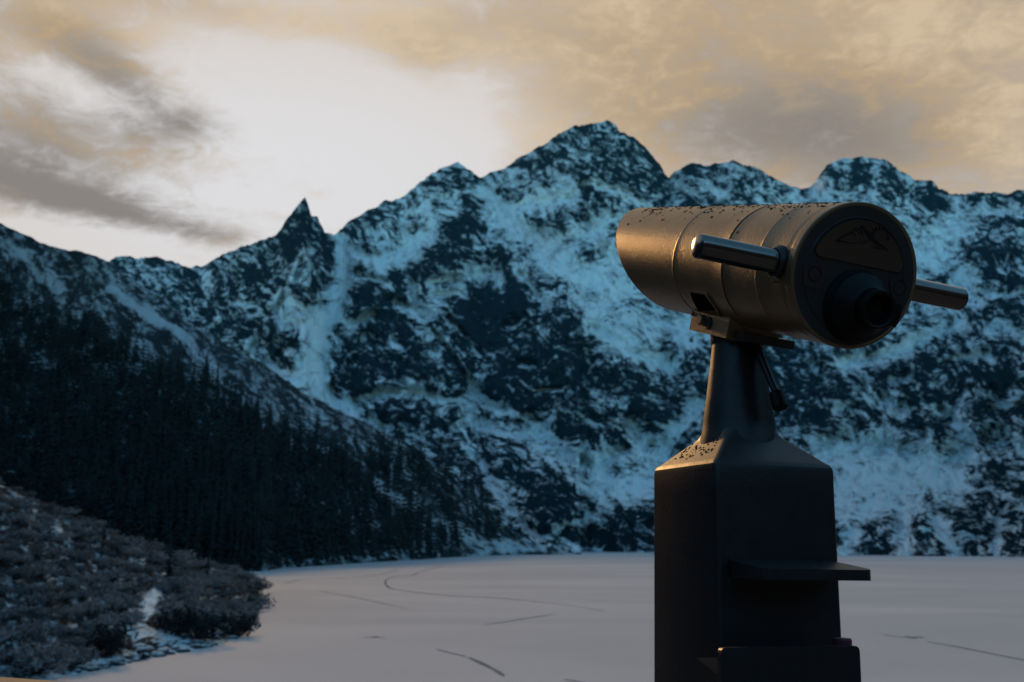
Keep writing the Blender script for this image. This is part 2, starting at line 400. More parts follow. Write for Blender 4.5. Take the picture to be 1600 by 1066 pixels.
fm = Field(-440, 2120, 150, 900)
fm.M[:] = -.25
fm.M += .06 * sstep(fm.U, 1000, 1250) + .10 * sstep(-fm.V, -420, -330) * sstep(fm.U, 600, 700)
ST = [
 # broad bright zones
 (.45, 70, [(800, 345), (870, 385), (935, 440)]), (.35, 45, [(600, 390), (690, 335)]),
 (.40, 60, [(960, 470), (1060, 520)]), (.30, 70, [(1480, 360), (1440, 440)]),
 # summit rocks, mid tone
 (-.18, 45, [(860, 250), (940, 230), (1010, 270)]), (-.15, 30, [(690, 285), (725, 275)]), (-.2, 16, [(1070, 268), (1190, 276)]), (-.12, 24, [(1300, 268), (1390, 268)]),
 (-.30, 14, [(951, 240), (985, 286), (1030, 318)]), (-.42, 9, [(905, 284), (960, 300), (1000, 320)]), (-.35, 9, [(794, 302), (820, 316)]), (-.4, 10, [(865, 336), (890, 350)]),
 (-.45, 9, [(820, 345), (880, 355)]),
 # Spire and its foot
 (-.55, 15, [(476, 318), (470, 345)]), (-.6, 14, [(500, 365), (515, 392), (522, 420)]), (-.6, 15, [(455, 378), (443, 408)]), (-.35, 10, [(485, 400), (500, 440)]), (-.45, 11, [(500, 468), (455, 450)]),
 # left buttress
 (-.5, 20, [(340, 430), (350, 455)]), (-.55, 22, [(392, 425), (410, 455)]), (-.6, 24, [(350, 520), (400, 505), (455, 525)]), (-.55, 11, [(435, 566), (470, 560)]), (-.35, 14, [(230, 430), (290, 470)]), (-.4, 12, [(190, 420), (215, 425)]),
 (.25, 8, [(318, 430), (316, 480)]), (.3, 6, [(370, 470), (400, 475)]), (.3, 7, [(378, 560), (410, 540)]),
 # second peak's buttress
 (-.75, 26, [(690, 375), (725, 352)]), (-.75, 26, [(665, 415), (705, 398), (735, 390)]), (-.5, 16, [(630, 425), (600, 425)]), (-.6, 14, [(780, 392), (800, 425)]),
 (-.5, 9, [(575, 350), (600, 345)]), (-.4, 8, [(570, 380), (560, 400), (575, 420)]), (-.3, 7, [(620, 360), (655, 345)]),
 (-.65, 20, [(555, 455), (605, 445)]), (-.6, 18, [(555, 480), (600, 475), (615, 495)]), (-.5, 11, [(585, 510), (625, 515)]),
 # big central wall
 (-.95, 24, [(720, 500), (760, 475), (820, 470)]), (-.9, 22, [(735, 520), (770, 520)]), (-.85, 20, [(865, 500), (915, 522)]), (-.6, 14, [(805, 440), (815, 455)]),
 (-.75, 30, [(790, 555), (890, 570)]), (-.7, 26, [(770, 605), (850, 620), (900, 600)]), (-.8, 12, [(697, 540), (725, 575)]), (-.6, 12, [(688, 575), (722, 600)]),
 (-.6, 20, [(620, 560), (660, 580)]), (-.6, 20, [(535, 590), (590, 600), (590, 560)]), (-.5, 15, [(640, 530), (665, 540)]), (-.4, 12, [(640, 615), (670, 605)]),
 (-.7, 13, [(605, 640), (660, 645), (705, 655)]), (-.7, 17, [(892, 675), (950, 682), (975, 682)]), (-.5, 14, [(880, 650), (950, 645)]),
 (-.75, 20, [(1000, 600), (1000, 635), (1040, 650)]), (-.7, 18, [(1040, 600), (1070, 620)]), (-.45, 12, [(930, 560), (950, 590)]), (-.5, 14, [(1090, 560), (1100, 600)]),
 # scrub slope at the foot
 (-.6, 30, [(790, 730), (830, 770), (880, 790)]), (-.6, 24, [(870, 745), (905, 765)]), (-.6, 25, [(850, 810), (885, 830)]), (-.65, 18, [(935, 820), (1010, 800), (1080, 800)]), (-.6, 14, [(930, 845), (1100, 840)]),
 (-.5, 20, [(720, 760), (760, 820)]),
 # right wall
 (-.6, 24, [(1215, 570), (1300, 620)]), (-.7, 24, [(1240, 640), (1300, 660)]), (-.45, 14, [(1230, 545), (1290, 560)]), (-.7, 22, [(1400, 575), (1470, 568)]), (-.7, 18, [(1420, 610), (1480, 610)]),
 (-.6, 14, [(1520, 490), (1545, 530)]), (-.65, 15, [(1515, 585), (1600, 590)]), (-.7, 12, [(1535, 655), (1660, 648)]), (-.55, 13, [(1400, 650), (1490, 672)]), (-.5, 10, [(1375, 600), (1350, 640)]),
 (-.55, 12, [(1455, 310), (1480, 330)]), (-.6, 16, [(1550, 345), (1620, 350)]), (-.55, 15, [(1520, 395), (1590, 385)]), (-.5, 12, [(1540, 420), (1600, 440)]), (-.35, 14, [(1435, 340), (1460, 370)]),
 (-.5, 10, [(1440, 425), (1480, 440)]), (-.55, 12, [(1460, 535), (1500, 555)]), (-.5, 14, [(1560, 480), (1620, 500)]), (-.3, 12, [(1150, 300), (1220, 300)]),
 # foot of the right wall
 (-.45, 12, [(1335, 832), (1405, 850)]), (-.7, 6, [(1428, 825), (1432, 862)]), (-.6, 6, [(1443, 790), (1460, 820), (1478, 857)]), (-.7, 17, [(1500, 810), (1545, 850)]), (-.6, 13, [(1580, 838), (1640, 830)]),
 (-.55, 15, [(1550, 735), (1620, 765)]), (-.45, 14, [(1490, 775), (1560, 790)]), (-.6, 8, [(1310, 855), (1400, 860)]), (-.6, 8, [(1480, 862), (1640, 862)]), (-.5, 5, [(1330, 785), (1345, 800)]),
 # ---- snow
 (1.1, 9, [(531, 376), (535, 405)]), (1.2, 15, [(534, 405), (532, 440), (520, 476), (505, 505)]), (1.15, 20, [(503, 505), (494, 540), (488, 567)]), (1.1, 22, [(480, 575), (500, 612), (530, 628)]),
 (1.0, 10, [(445, 468), (470, 482), (495, 488)]), (1.0, 11, [(447, 503), (482, 515)]), (1.0, 10, [(415, 569), (465, 588)]),
 (.8, 7, [(540, 385), (570, 400), (592, 400)]), (.95, 12, [(597, 412), (638, 388)]), (.8, 10, [(638, 388), (678, 361), (690, 345)]), (.6, 7, [(560, 430), (600, 440)]),
 (.7, 9, [(690, 310), (747, 297), (790, 318)]), (.8, 12, [(747, 300), (800, 322), (850, 318), (907, 300)]), (.9, 20, [(780, 335), (840, 376), (880, 408), (925, 440)]), (.7, 15, [(880, 378), (940, 358)]),
 (.7, 7, [(935, 292), (995, 320)]), (.8, 18, [(950, 400), (985, 445), (940, 480)]), (.6, 9, [(950, 340), (1000, 350)]),
 (.6, 8, [(672, 440), (730, 436), (780, 424)]), (.75, 8, [(815, 430), (840, 462), (850, 480)]), (.7, 7, [(611, 466), (640, 480), (672, 492)]), (.9, 8, [(548, 503), (585, 490)]), (.5, 6, [(530, 525), (545, 515)]), (.5, 7, [(680, 462), (720, 460)]),
 (1.0, 3.5, [(676, 515), (711, 558), (735, 600)]), (.9, 4, [(702, 495), (728, 525), (752, 552)]), (.9, 9, [(738, 600), (755, 625), (790, 640)]),
 (.8, 11, [(555, 628), (600, 612), (650, 615)]), (.7, 9, [(560, 645), (600, 665)]), (.8, 9, [(650, 612), (710, 628), (735, 615)]), (.8, 12, [(735, 620), (730, 660), (770, 670)]), (.6, 18, [(770, 660), (830, 680), (880, 715)]), (.55, 12, [(830, 650), (870, 690)]),
 (.8, 10, [(880, 712), (930, 728), (975, 700)]), (.9, 12, [(985, 660), (1000, 695), (1035, 698)]), (.95, 14, [(1035, 695), (1065, 660), (1085, 625)]), (1.0, 26, [(940, 750), (985, 765), (1030, 730)]), (.7, 14, [(900, 735), (940, 780)]), (.7, 18, [(1030, 770), (1100, 760)]),
 (.7, 6, [(745, 715), (780, 775), (815, 815)]), (.6, 6, [(815, 815), (840, 840)]), (.6, 8, [(862, 838), (895, 820), (925, 800)]), (.5, 5, [(880, 850), (910, 855)]), (.5, 6, [(690, 690), (745, 715)]),
 (.9, 13, [(925, 510), (955, 530), (1000, 555), (1050, 570)]), (.7, 12, [(960, 500), (1080, 508)]), (.6, 10, [(1090, 530), (1120, 520)]), (.35, 5, [(810, 565), (835, 568)]), (.35, 4, [(840, 610), (875, 607)]), (.4, 5, [(790, 507), (810, 500)]),
 (.95, 30, [(1290, 710), (1350, 705), (1390, 715), (1440, 735)]), (.9, 26, [(1320, 750), (1400, 755)]), (.8, 24, [(1500, 700), (1470, 750), (1500, 770)]), (.75, 22, [(1310, 790), (1380, 795), (1430, 790)]), (.9, 8, [(1469, 639), (1499, 669), (1518, 690)]), (.5, 12, [(1545, 690), (1620, 700)]),
 (.9, 13, [(1320, 565), (1390, 553), (1440, 535)]), (.8, 12, [(1440, 535), (1495, 510)]), (.6, 9, [(1395, 592), (1420, 585)]), (.7, 7, [(1548, 640), (1620, 630)]), (.7, 10, [(1488, 565), (1540, 553)]), (.7, 10, [(1545, 510), (1620, 530)]), (.6, 12, [(1380, 625), (1410, 640)]), (.4, 8, [(1310, 640), (1335, 635)]),
 (.7, 5, [(1455, 815), (1480, 845), (1500, 860)]), (.7, 5, [(1415, 815), (1435, 845), (1450, 862)]), (.5, 6, [(1545, 835), (1620, 805)]), (.6, 5, [(1310, 820), (1340, 805)]),
 (.8, 26, [(1490, 350), (1450, 395), (1440, 420)]), (.6, 12, [(1510, 425), (1480, 470)]), (.6, 12, [(1545, 330), (1600, 320)]), (.5, 14, [(1240, 310), (1330, 300)]), (.5, 10, [(1060, 300), (1120, 300)]), (.5, 8, [(1540, 455), (1600, 460)]),
]
gr = random.Random(31)
for i in range(120):
    u = gr.uniform(330, 1600); top = float(interp(SKYL, u)); v = top + abs(gr.gauss(0, 1)) * 170 + 12
    if v > 760: continue
    dirn_ = gr.choice((-1, 1)) * gr.uniform(.25, .95)
    pts_ = [(u, v)]
    for k in range(gr.randint(3, 6)):
        u += dirn_ * gr.uniform(14, 30) + gr.gauss(0, 5); v += gr.uniform(14, 34)
        pts_.append((u, min(v, 845)))
    rib = i % 2
    fm.stroke(-gr.uniform(.45, .7) if rib else gr.uniform(.55, .9), gr.uniform(2.6, 5.5) * (1.3 if rib else 1), pts_, gr.uniform(3, 7))
ST += [(-.42, 40, [(850, 245), (930, 225), (1010, 265)]), (-.4, 16, [(1065, 272), (1190, 280)]), (-.4, 20, [(1290, 275), (1400, 275)]), (-.35, 16, [(690, 290), (735, 285)]), (-.3, 14, [(575, 335), (650, 305)]),
 (-.35, 12, [(1440, 298), (1600, 312)]), (.55, 6, [(915, 285), (985, 300), (1010, 325)]), (.45, 5, [(880, 270), (920, 300)]),
 (.85, 6, [(1372, 770), (1345, 815), (1322, 858)], 17), (.85, 6, [(1408, 770), (1412, 820), (1410, 862)], 15), (.8, 5, [(1450, 790), (1480, 830), (1500, 864)], 12), (.7, 5, [(1565, 790), (1555, 830), (1560, 862)], 12), (.8, 6, [(1330, 760), (1312, 800)], 14),
 (-.32, 4, [(1392, 800), (1380, 862)], 11), (-.32, 4, [(1434, 800), (1446, 862)], 10), (-.32, 4, [(1342, 820), (1352, 862)], 8), (-.32, 5, [(1520, 790), (1535, 862)], 16), (-.32, 6, [(1590, 800), (1610, 862)], 18)]
for s_ in ST: fm.stroke(*s_)
fs = Field(-440, 2120, 150, 900)     # dwarf-pine scrub low on the wall
for s_ in ((1, 45, [(790, 740), (850, 800), (890, 840)]), (1, 22, [(930, 825), (1080, 810)]), (1, 12, [(1320, 845), (1640, 852)]), (.7, 20, [(1520, 800), (1640, 800)]), (.8, 16, [(720, 770), (760, 830)])):
    fs.stroke(*s_)

def snow_value(F, U, V, seed, amp=.5, tilt=.3, sc=1.0):
    """stroke field, its borders broken up by noise streaked along ledges and gullies"""
    w1 = fbm(U / 38, V / 38, 4, seed) - .5; w2 = fbm(U / 38 + 40, V / 38 + 9, 4, seed + 3) - .5
    M = F.sample(U + 30 * w1, V + 30 * w2)
    Uw, Vw = U + 26 * w1, V + 26 * w2
    a = fbm((Uw * .9 + Vw * .35) / (26 * sc), (Vw - tilt * Uw) / (10 * sc), 6, seed + 50, .66) - .5
    b = fbm((Uw * .8 - Vw * .5) / (11 * sc), (Vw * .6 + Uw * .5) / (30 * sc), 6, seed + 90, .66) - .5
    k = sstep(fbm(U / 90, V / 90, 2, seed + 5), .35, .65)
    n = a * k * 2 + b * (1 - k) * 2
    led = fbm((Uw + .3 * Vw) / 20, (Vw - (tilt + .1) * Uw) / 5.5, 3, seed + 120, .6, True) - .62
    n += .55 * led
    n += 2.3 * (fbm(Uw / 8, (Vw - tilt * Uw) / 5, 4, seed + 70, .75) - .5)
    return .80 * M + amp * 2.9 * n * (1 - .25 * sstep(M, .6, 1.0)) * (1 - .12 * sstep(-M, .5, .9))

NC, NR = 1000, 400
ucol = np.concatenate([np.linspace(-420, -10, 60), np.linspace(-6, 1606, NC), np.linspace(1612, 2100, 70)])
nc = len(ucol)
vr = interp(SKYL, ucol)
vr = vr + (fbm(ucol / 14, ucol * 0, 4, 3) - .5) * 7 + (fbm(ucol / 4.5, ucol * 0 + 5, 2, 8) - .5) * 3
vf = 866.0 + 0 * ucol
vf = np.where(ucol > 905, np.interp(ucol, [905, 1019, 1320, 1600, 2100], [862.5, 863, 867.5, 870.5, 872]), vf)
vf = vf + (fbm(ucol / 40, ucol * 0, 4, 33) - .5) * 2
t = np.linspace(0, 1, NR)[:, None]
U = np.repeat(ucol[None], NR, 0)
V = vf[None] * (1 - t) + vr[None] * t
Df = lake_Y(vf)[None]; Dr = interp(RIDGE_Y, ucol)[None]
tt = (vf[None] - V) / (860.0 - 190.0)      # height up the picture, ridge-independent
trm = (vf - vr)[None] / 670.0
q = tt / trm
prof = .16 * sstep(q, 0, .3) + .84 * np.power(q, 1.25)
D = Df + (Dr - Df) * prof
Mv = fm.sample(U, V)
env = sstep(q, 0, .10)
rg = fbm(U / 120, V / 150, 5, 21, .5, True) - .6
rg2 = fbm((U + .5 * V) / 34, (V - .2 * U) / 46, 4, 44, .55, True) - .6
rim = 1 - .6 * sstep(q, .85, 1)
rg3 = fbm((U - .3 * V) / 13, (V + .4 * U) / 17, 4, 144, .6, True) - .6
D = D - env * rim * (95 * rg + 40 * rg2 + 15 * rg3) + env * 55 * np.clip(Mv, -.8, .9) * (1 - .5 * sstep(q, .8, 1))
D = D + env * 9 * (fbm(U / 9, V / 9, 3, 71) - .5)
D = np.maximum(D, Df)
xr, zr = ray(U, V)
P = np.stack([xr * D, D, H + zr * D], -1)
sv = snow_value(fm, U, V, 11, .35)
# couloirs and fields keep their snow, steep ribs lose it
scr = np.clip(fs.sample(U, V), 0, 1) * sstep(fbm(U / 16, V / 16, 4, 5), .3, .55)
# foot below the ice and the far side of the ridge
foot = P[:1].copy(); foot[..., 2] = -6; foot[..., 1] -= 8
back = []
for k, (dd, dzz) in enumerate(((25, -4), (90, -60), (240, -220), (420, -650), (560, -1100))):
    b_ = P[-1:].copy()
    s_ = (D[-1:] + dd) / D[-1:]
    b_[..., 0] *= s_; b_[..., 1] *= s_; b_[..., 2] += dzz + (fbm(ucol / 30, ucol * 0 + k * 3, 3, 77)[None] - .5) * 30
    b_[..., 2] = np.maximum(b_[..., 2], -5)
    back.append(b_)
P = np.concatenate([foot, P] + back, 0)
sv = np.concatenate([sv[:1], sv] + [sv[-1:]] * 5, 0); scr = np.concatenate([scr[:1], scr] + [scr[-1:]] * 5, 0)
me = from_arrays('mountain', P.reshape(-1, 3), grid_faces(P.shape[0], nc))
fattr(me, 'snow', sv * .55 + .5); fattr(me, 'scrub', scr)
tag(link('mountain', me, mat=MAT_MTN), kind='structure')

# ------------------------------------------------------------------ wooded hillside on the left
CREST = [(-400, 190), (-250, 250), (-100, 312), (0, 349), (25, 360), (50, 372), (80, 386), (100, 390), (125, 393), (150, 401), (165, 408), (200, 431), (240, 458), (300, 505), (360, 543), (410, 567),
         (470, 611), (550, 652), (650, 699), (700, 738), (730, 762), (790, 822), (840, 850), (880, 860), (908, 864)]
CREST_Y = [(-400, 760), (0, 680), (160, 590), (300, 500), (410, 490), (550, 525), (650, 590), (790, 700), (908, 720)]
FOOT_V = [(-400, 893), (415, 893), (430, 888.5), (500, 884), (560, 880), (650, 874.5), (740, 869), (800, 867), (908, 866.5)]
fh = Field(-420, 930, 150, 900)
fh.M[:] = -.34
for s_ in ((-.25, 30, [(60, 390), (200, 470)]), (-.2, 30, [(450, 640), (640, 740)]), (.8, 6, [(8, 385), (40, 408), (66, 430), (95, 455)]), (.7, 5, [(55, 420), (75, 434)]), (.7, 5, [(82, 441), (102, 453)]),
           (1.0, 7, [(172, 455), (205, 475), (240, 500)]), (1.0, 9, [(240, 500), (275, 522), (305, 540)]), (.6, 8, [(305, 542), (330, 570), (345, 592)]), (.5, 7, [(208, 536), (240, 552)]), (.5, 6, [(255, 610), (280, 620)]), (.5, 7, [(365, 612), (402, 640)]),
           (.35, 10, [(130, 480), (160, 495)]), (.7, 4, [(600, 772), (640, 790), (690, 812), (740, 838)]), (.5, 8, [(700, 830), (760, 850), (850, 860)]), (.4, 6, [(500, 690), (520, 705)]), (.9, 3.5, [(430, 888), (500, 882), (560, 878)]), (.6, 3, [(560, 878), (650, 872)]), (.9, 4, [(740, 866), (800, 862), (850, 864)]), (.6, 5, [(540, 835), (545, 870)])):
    fh.stroke(*s_)
ucol = np.linspace(-400, 908, 430); nc = len(ucol); NRH = 170
hc = interp(CREST, ucol) + (fbm(ucol / 12, ucol * 0, 4, 13) - .5) * 5
hf = interp(FOOT_V, ucol)
hc = np.minimum(hc, hf - 1.5)
def hill_D(U, V):
    c = np.minimum(interp(CREST, U), interp(FOOT_V, U) - 1.5); f = interp(FOOT_V, U)
    q = np.clip((f - V) / (f - c), 0, 1)
    Df = lake_Y(f); Dc = np.maximum(interp(CREST_Y, U), Df + 20)
    D = Df + (Dc - Df) * (.35 * q + .65 * q ** 1.6)
    D = D - sstep(q, 0, .15) * (1 - sstep(q, .9, 1)) * 20 * (fbm(U / 90, V / 120, 4, 61, .5, True) - .6)
    return D
t = np.linspace(0, 1, NRH)[:, None]
U = np.repeat(ucol[None], NRH, 0); V = hf[None] * (1 - t) + hc[None] * t
D = hill_D(U, V) - 2.5 * (fbm(U / 8, V / 8, 3, 9) - .5) * sstep(t, 0, .05)
xr, zr = ray(U, V)
P = np.stack([xr * D, D, H + zr * D], -1)
sv = snow_value(fh, U, V, 31, .34, .75)
foot = P[:1].copy(); foot[..., 2] = -5; foot[..., 1] -= 6
back = []
for k, (dd, dzz) in enumerate(((10, -3), (40, -30), (120, -110), (300, -300))):
    b_ = P[-1:].copy(); s_ = (D[-1:] + dd) / D[-1:]
    b_[..., 0] *= s_; b_[..., 1] *= s_; b_[..., 2] += dzz
    b_[..., 2] = np.maximum(b_[..., 2], -4)
    back.append(b_)
P = np.concatenate([foot, P] + back, 0); sv = np.concatenate([sv[:1], sv] + [sv[-1:]] * 4, 0)
me = from_arrays('hillside', P.reshape(-1, 3), grid_faces(P.shape[0], nc))
fattr(me, 'snow', sv * .55 + .5); fattr(me, 'scrub', .5 + 0 * sv)
tag(link('hillside', me, mat=MAT_HILL), kind='structure')

# ------------------------------------------------------------------ near bank on the left
BCREST = [(-300, 690), (-150, 715), (0, 757), (60, 782), (110, 805), (200, 843), (300, 877), (370, 897), (412, 912)]
BCREST_Y = [(-300, 92), (0, 95), (200, 112), (300, 138), (412, 205)]
BFOOT = [(-300, 1090), (-120, 1078), (0, 1066), (70, 1062), (130, 1052), (200, 1036), (280, 1020), (345, 1008), (385, 990), (402, 965), (408, 940), (412, 916)]
def bank_D(U, V):
    c = interp(BCREST, U); f = np.maximum(interp(BFOOT, U), c + 2)
    q = np.clip((f - V) / (f - c), 0, 1)
    Df = lake_Y(f); Dc = np.maximum(interp(BCREST_Y, U), Df + 3)
    return Df + (Dc - Df) * (.5 * q + .5 * q * q)
fb = Field(-320, 440, 650, 1110)
fb.M[:] = -.5
for s_ in ((.9, 9, [(243, 925), (232, 940), (222, 962)]), (.6, 12, [(190, 985), (240, 1000), (300, 1010), (350, 1000)]), (.5, 9, [(130, 1050), (200, 1030)]), (.5, 6, [(0, 1052), (20, 1056)]), (.5, 8, [(0, 760), (30, 775)]), (.8, 4, [(60, 1062), (140, 1050), (210, 1034), (290, 1018), (350, 1006)]), (.3, 5, [(338, 888), (346, 893)])):
    fb.stroke(*s_)
ucol = np.linspace(-300, 412, 240); nc = len(ucol); NRB = 130
bc = interp(BCREST, ucol); bf = np.maximum(interp(BFOOT, ucol) + (fbm(ucol / 12, ucol * 0, 4, 3) - .5) * 5, bc + 2)
t = np.linspace(0, 1, NRB)[:, None]
U = np.repeat(ucol[None], NRB, 0); V = bf[None] * (1 - t) + bc[None] * t
D = bank_D(U, V)
xr, zr = ray(U, V)
P = np.stack([xr * D, D, H + zr * D], -1)
P[..., 2] += sstep(t, 0, .1) * .5 * (fbm(P[..., 0] / 2.2, P[..., 1] / 2.2, 4, 19) - .5)
sv = snow_value(fb, U, V, 91, .32, 0)
foot = P[:1].copy(); foot[..., 2] = -.6; foot[..., 1] -= 1.0
back = []
for k, (dd, dzz) in enumerate(((4, -.4), (20, -4), (60, -14), (90, -30))):
    b_ = P[-1:].copy(); s_ = (D[-1:] + dd) / D[-1:]
    b_[..., 0] *= s_; b_[..., 1] *= s_; b_[..., 2] = np.maximum(b_[..., 2] + dzz, -.5)
    back.append(b_)
P = np.concatenate([foot, P] + back, 0); sv = np.concatenate([sv[:1], sv] + [sv[-1:]] * 4, 0)
me = from_arrays('lake_bank', P.reshape(-1, 3), grid_faces(P.shape[0], nc))
fattr(me, 'snow', sv * .55 + .5); fattr(me, 'scrub', .6 + 0 * sv)
MAT_BANK = land_mat('bank_grass_and_snow', (.04, .042, .042), (.08, .08, .078), (.045, .047, .046), scale=22.0)
tag(link('lake_bank', me, mat=MAT_BANK), kind='structure')

# ------------------------------------------------------------------ spruces
MAT_NEEDLE = plain('spruce_needles', (.030, .040, .043), .9, .6, .8, .0, bstr=0)
MAT_BARK = plain('spruce_bark', (.035, .030, .027), .9, .4, 3.0, .2, bstr=0)
def pine_mat():
    m, T, b = new_mat('dwarf_pine_needles')
    rnd = T.n('ShaderNodeObjectInfo').outputs['Random']
    n = T.noise(objcoord(T), 3.0, 3, .6)
    c = T.mix(T.smooth(n, .35, .65), (.08, .105, .12), (.34, .42, .47))
    c = T.mix(rnd, T.mix(.5, c, (.05, .05, .05)), T.mix(.45, c, (.40, .43, .45)))
    T.l(c, b.inputs['Base Color'])
    b.inputs['Roughness'].default_value = .9
    b.inputs['Specular IOR Level'].default_value = .0
    tr = T.n('ShaderNodeBsdfTranslucent'); T.l(c, tr.inputs[0])
    mx = T.n('ShaderNodeMixShader'); mx.inputs[0].default_value = .14
    T.l(b.outputs[0], mx.inputs[1]); T.l(tr.outputs[0], mx.inputs[2])
    T.l(mx.outputs[0], m.node_tree.nodes['Material Output'].inputs[0])
    return m
MAT_PINE = pine_mat()
MAT_PINE_DARK = plain('dark_dwarf_pine_needles', (.034, .042, .046), .9, .6, .9, .0, bstr=0)
MAT_STEM = plain('dwarf_pine_stems', (.05, .042, .036), .9, .4, 3.0, .2, bstr=0)

def spruce_crown(seed, h=1.0, layers=13, per=7, wid=.17, bare=.10):
    r = random.Random(seed)
    V, F = [], []
    for L in range(layers):
        f = L / (layers - 1)
        z = h * (bare + (1 - bare) * f * .97)
        rad = wid * h * (1 - f) ** .8 * r.uniform(.75, 1.15) + .012 * h
        n = max(4, int(per * (1 - .4 * f)))
        ph = r.uniform(0, 6.28)
        for k in range(n):
            a = ph + 6.283 * k / n + r.uniform(-.25, .25)
            R = rad * r.uniform(.65, 1.2)
            dr = -R * r.uniform(.25, .6)
            ca, sa = math.cos(a), math.sin(a)
            w = R * r.uniform(.28, .42)
            up = .035 * h
            i = len(V)
            V += [(0, 0, z + up), (ca * R * .55 - sa * w, sa * R * .55 + ca * w, z + dr * .45 + r.uniform(-.01, .01) * h),
                  (ca * R, sa * R, z + dr), (ca * R * .55 + sa * w, sa * R * .55 - ca * w, z + dr * .45 + r.uniform(-.01, .01) * h),
                  (ca * R * .5, sa * R * .5, z + dr * .1)]
            F += [(i, i + 1, i + 4), (i + 1, i + 2, i + 4), (i + 2, i + 3, i + 4), (i + 3, i, i + 4)]
    i = len(V)
    V += [(.012 * h, 0, h * .93), (-.008 * h, .01 * h, h * .93), (-.006 * h, -.01 * h, h * .93), (0, 0, h * 1.03)]
    F += [(i, i + 1, i + 3), (i + 1, i + 2, i + 3), (i + 2, i, i + 3)]
    return np.array(V), np.array(F)
def cone_arrays(r0, r1, h, n=6):
    V = [(r0 * math.cos(6.283 * k / n), r0 * math.sin(6.283 * k / n), 0) for k in range(n)] + [(r1 * math.cos(6.283 * k / n), r1 * math.sin(6.283 * k / n), h) for k in range(n)]
    F = [(k, (k + 1) % n, n + (k + 1) % n, n + k) for k in range(n)]
    return np.array(V), np.array(F)
crown_me = []
for s_, (ly, pr, wd, br) in enumerate(((14, 7, .15, .08), (12, 7, .18, .10), (15, 6, .125, .06), (13, 8, .16, .14), (11, 6, .14, .2))):
    V_, F_ = spruce_crown(100 + s_, 1.0, ly, pr, wd, br)
    m_ = from_arrays('spruce_crown', V_, F_, False); m_.materials.append(MAT_NEEDLE)
    crown_me.append(m_)
V_, F_ = cone_arrays(.016, .004, .92)
trunk_me = from_arrays('spruce_trunk', V_ - np.array((0, 0, .04)), F_); trunk_me.materials.append(MAT_BARK)
def spruce(p, h, label, group=None, rz=None, k=None, wide=1.0):
    e = empty('spruce', p, (0, 0, random.uniform(0, 6.28) if rz is None else rz))
    e.scale = (h * wide, h * wide, h)
    k = random.randrange(5) if k is None else k
    link('crown', crown_me[k], e); link('trunk', trunk_me, e)
    return tag(e, label, 'tree', group)

FTOP = [(-60, 420), (0, 445), (40, 480), (100, 505), (150, 520), (200, 560), (240, 590), (280, 600), (330, 605), (380, 650), (430, 690), (500, 715), (560, 735), (590, 728), (620, 705), (700, 722), (740, 740), (775, 790), (800, 835), (830, 858)]
FBOT = [(-60, 740), (0, 770), (110, 815), (200, 853), (300, 885), (415, 896), (430, 889), (500, 885), (560, 881), (650, 875), (735, 868), (830, 867)]
def in_forest(u, v):
    top = interp(FTOP, u); bot = interp(FBOT, u)
    return (v > top) & (v < bot)
cand = []
N = 0
tries = rng.uniform((-60, 400), (830, 896), (60000, 2))
jit = fbm(tries[:, 0] / 30, tries[:, 1] / 30, 3, 2)
ok = in_forest(tries[:, 0], tries[:, 1] + 18 * (jit - .5))
# the gap of open slope between the two groves
gap = (np.abs((tries[:, 0] - 560) * .55 - (tries[:, 1] - 745)) < 9) & (tries[:, 0] > 565) & (tries[:, 0] < 700) & (tries[:, 1] < 830)
gap |= (tries[:, 0] > 715) & (tries[:, 1] > 845)
ok &= ~gap
tries = tries[ok][:3300]
Dt = hill_D(tries[:, 0], tries[:, 1])
hh = rng.uniform(11, 18, len(tries)) * np.where(rng.random(len(tries)) < .2, .65, 1.0) * np.interp(tries[:, 0], [0, 830], [.95, 1.05])
# scattered outliers above the forest edge
out = rng.uniform((-40, 0), (790, 1), (130, 2))
ov = interp(FTOP, out[:, 0]) - 8 - 50 * out[:, 1] ** 2
okm = ov > interp(CREST, out[:, 0]) + 12
out = out[okm]; ov = ov[okm]
tries = np.concatenate([tries, np.stack([out[:, 0], ov], -1)]); Dt = np.concatenate([Dt, hill_D(out[:, 0], ov)]); hh = np.concatenate([hh, rng.uniform(6, 14, len(out))])
top_gap = tries[:, 1] - interp(FTOP, tries[:, 0])
size = hh / Dt
order = np.argsort(-(size * np.where(top_gap < 25, 1.5, 1.0)))
used = order[:292]; rest = order[292:]
for i in used:
    u, v = tries[i]
    p = at(u, v, Dt[i]); p.z -= .5
    if top_gap[i] < 25:
        spruce(p, hh[i], 'dark pointed spruce on the upper edge of the left slope forest, against open snowy ground', 'spruces on the upper forest edge')
    elif interp(FBOT, u) - v < 16 and u > 415:
        spruce(p, hh[i], 'dark spruce in the front row of the forest, right behind the lake ice', 'spruces lining the lake shore')
    else:
        spruce(p, hh[i], 'dark spruce deep inside the black forest on the left slope', 'spruces inside the left slope forest')
Vs, Fs = [], []
low = [spruce_crown(300 + s_, 1.0, 8, 5, .165 + .012 * s_, .05) for s_ in range(4)]
base = 0
for i in rest:
    V_, F_ = low[int(i) % 4]
    p = at(*tries[i], Dt[i]); p.z -= .5
    a = random.uniform(0, 6.28); c_, s_ = math.cos(a), math.sin(a)
    Q = np.empty_like(V_)
    Q[:, 0] = (V_[:, 0] * c_ - V_[:, 1] * s_) * hh[i] + p.x; Q[:, 1] = (V_[:, 0] * s_ + V_[:, 1] * c_) * hh[i] + p.y; Q[:, 2] = V_[:, 2] * hh[i] + p.z
    Vs.append(Q); Fs.append(F_ + base); base += len(V_)
tag(link('forest', from_arrays('forest', np.concatenate(Vs), np.concatenate(Fs), False), mat=MAT_NEEDLE), 'mass of dark spruces covering the left slope above the lake', 'forest', kind='stuff')

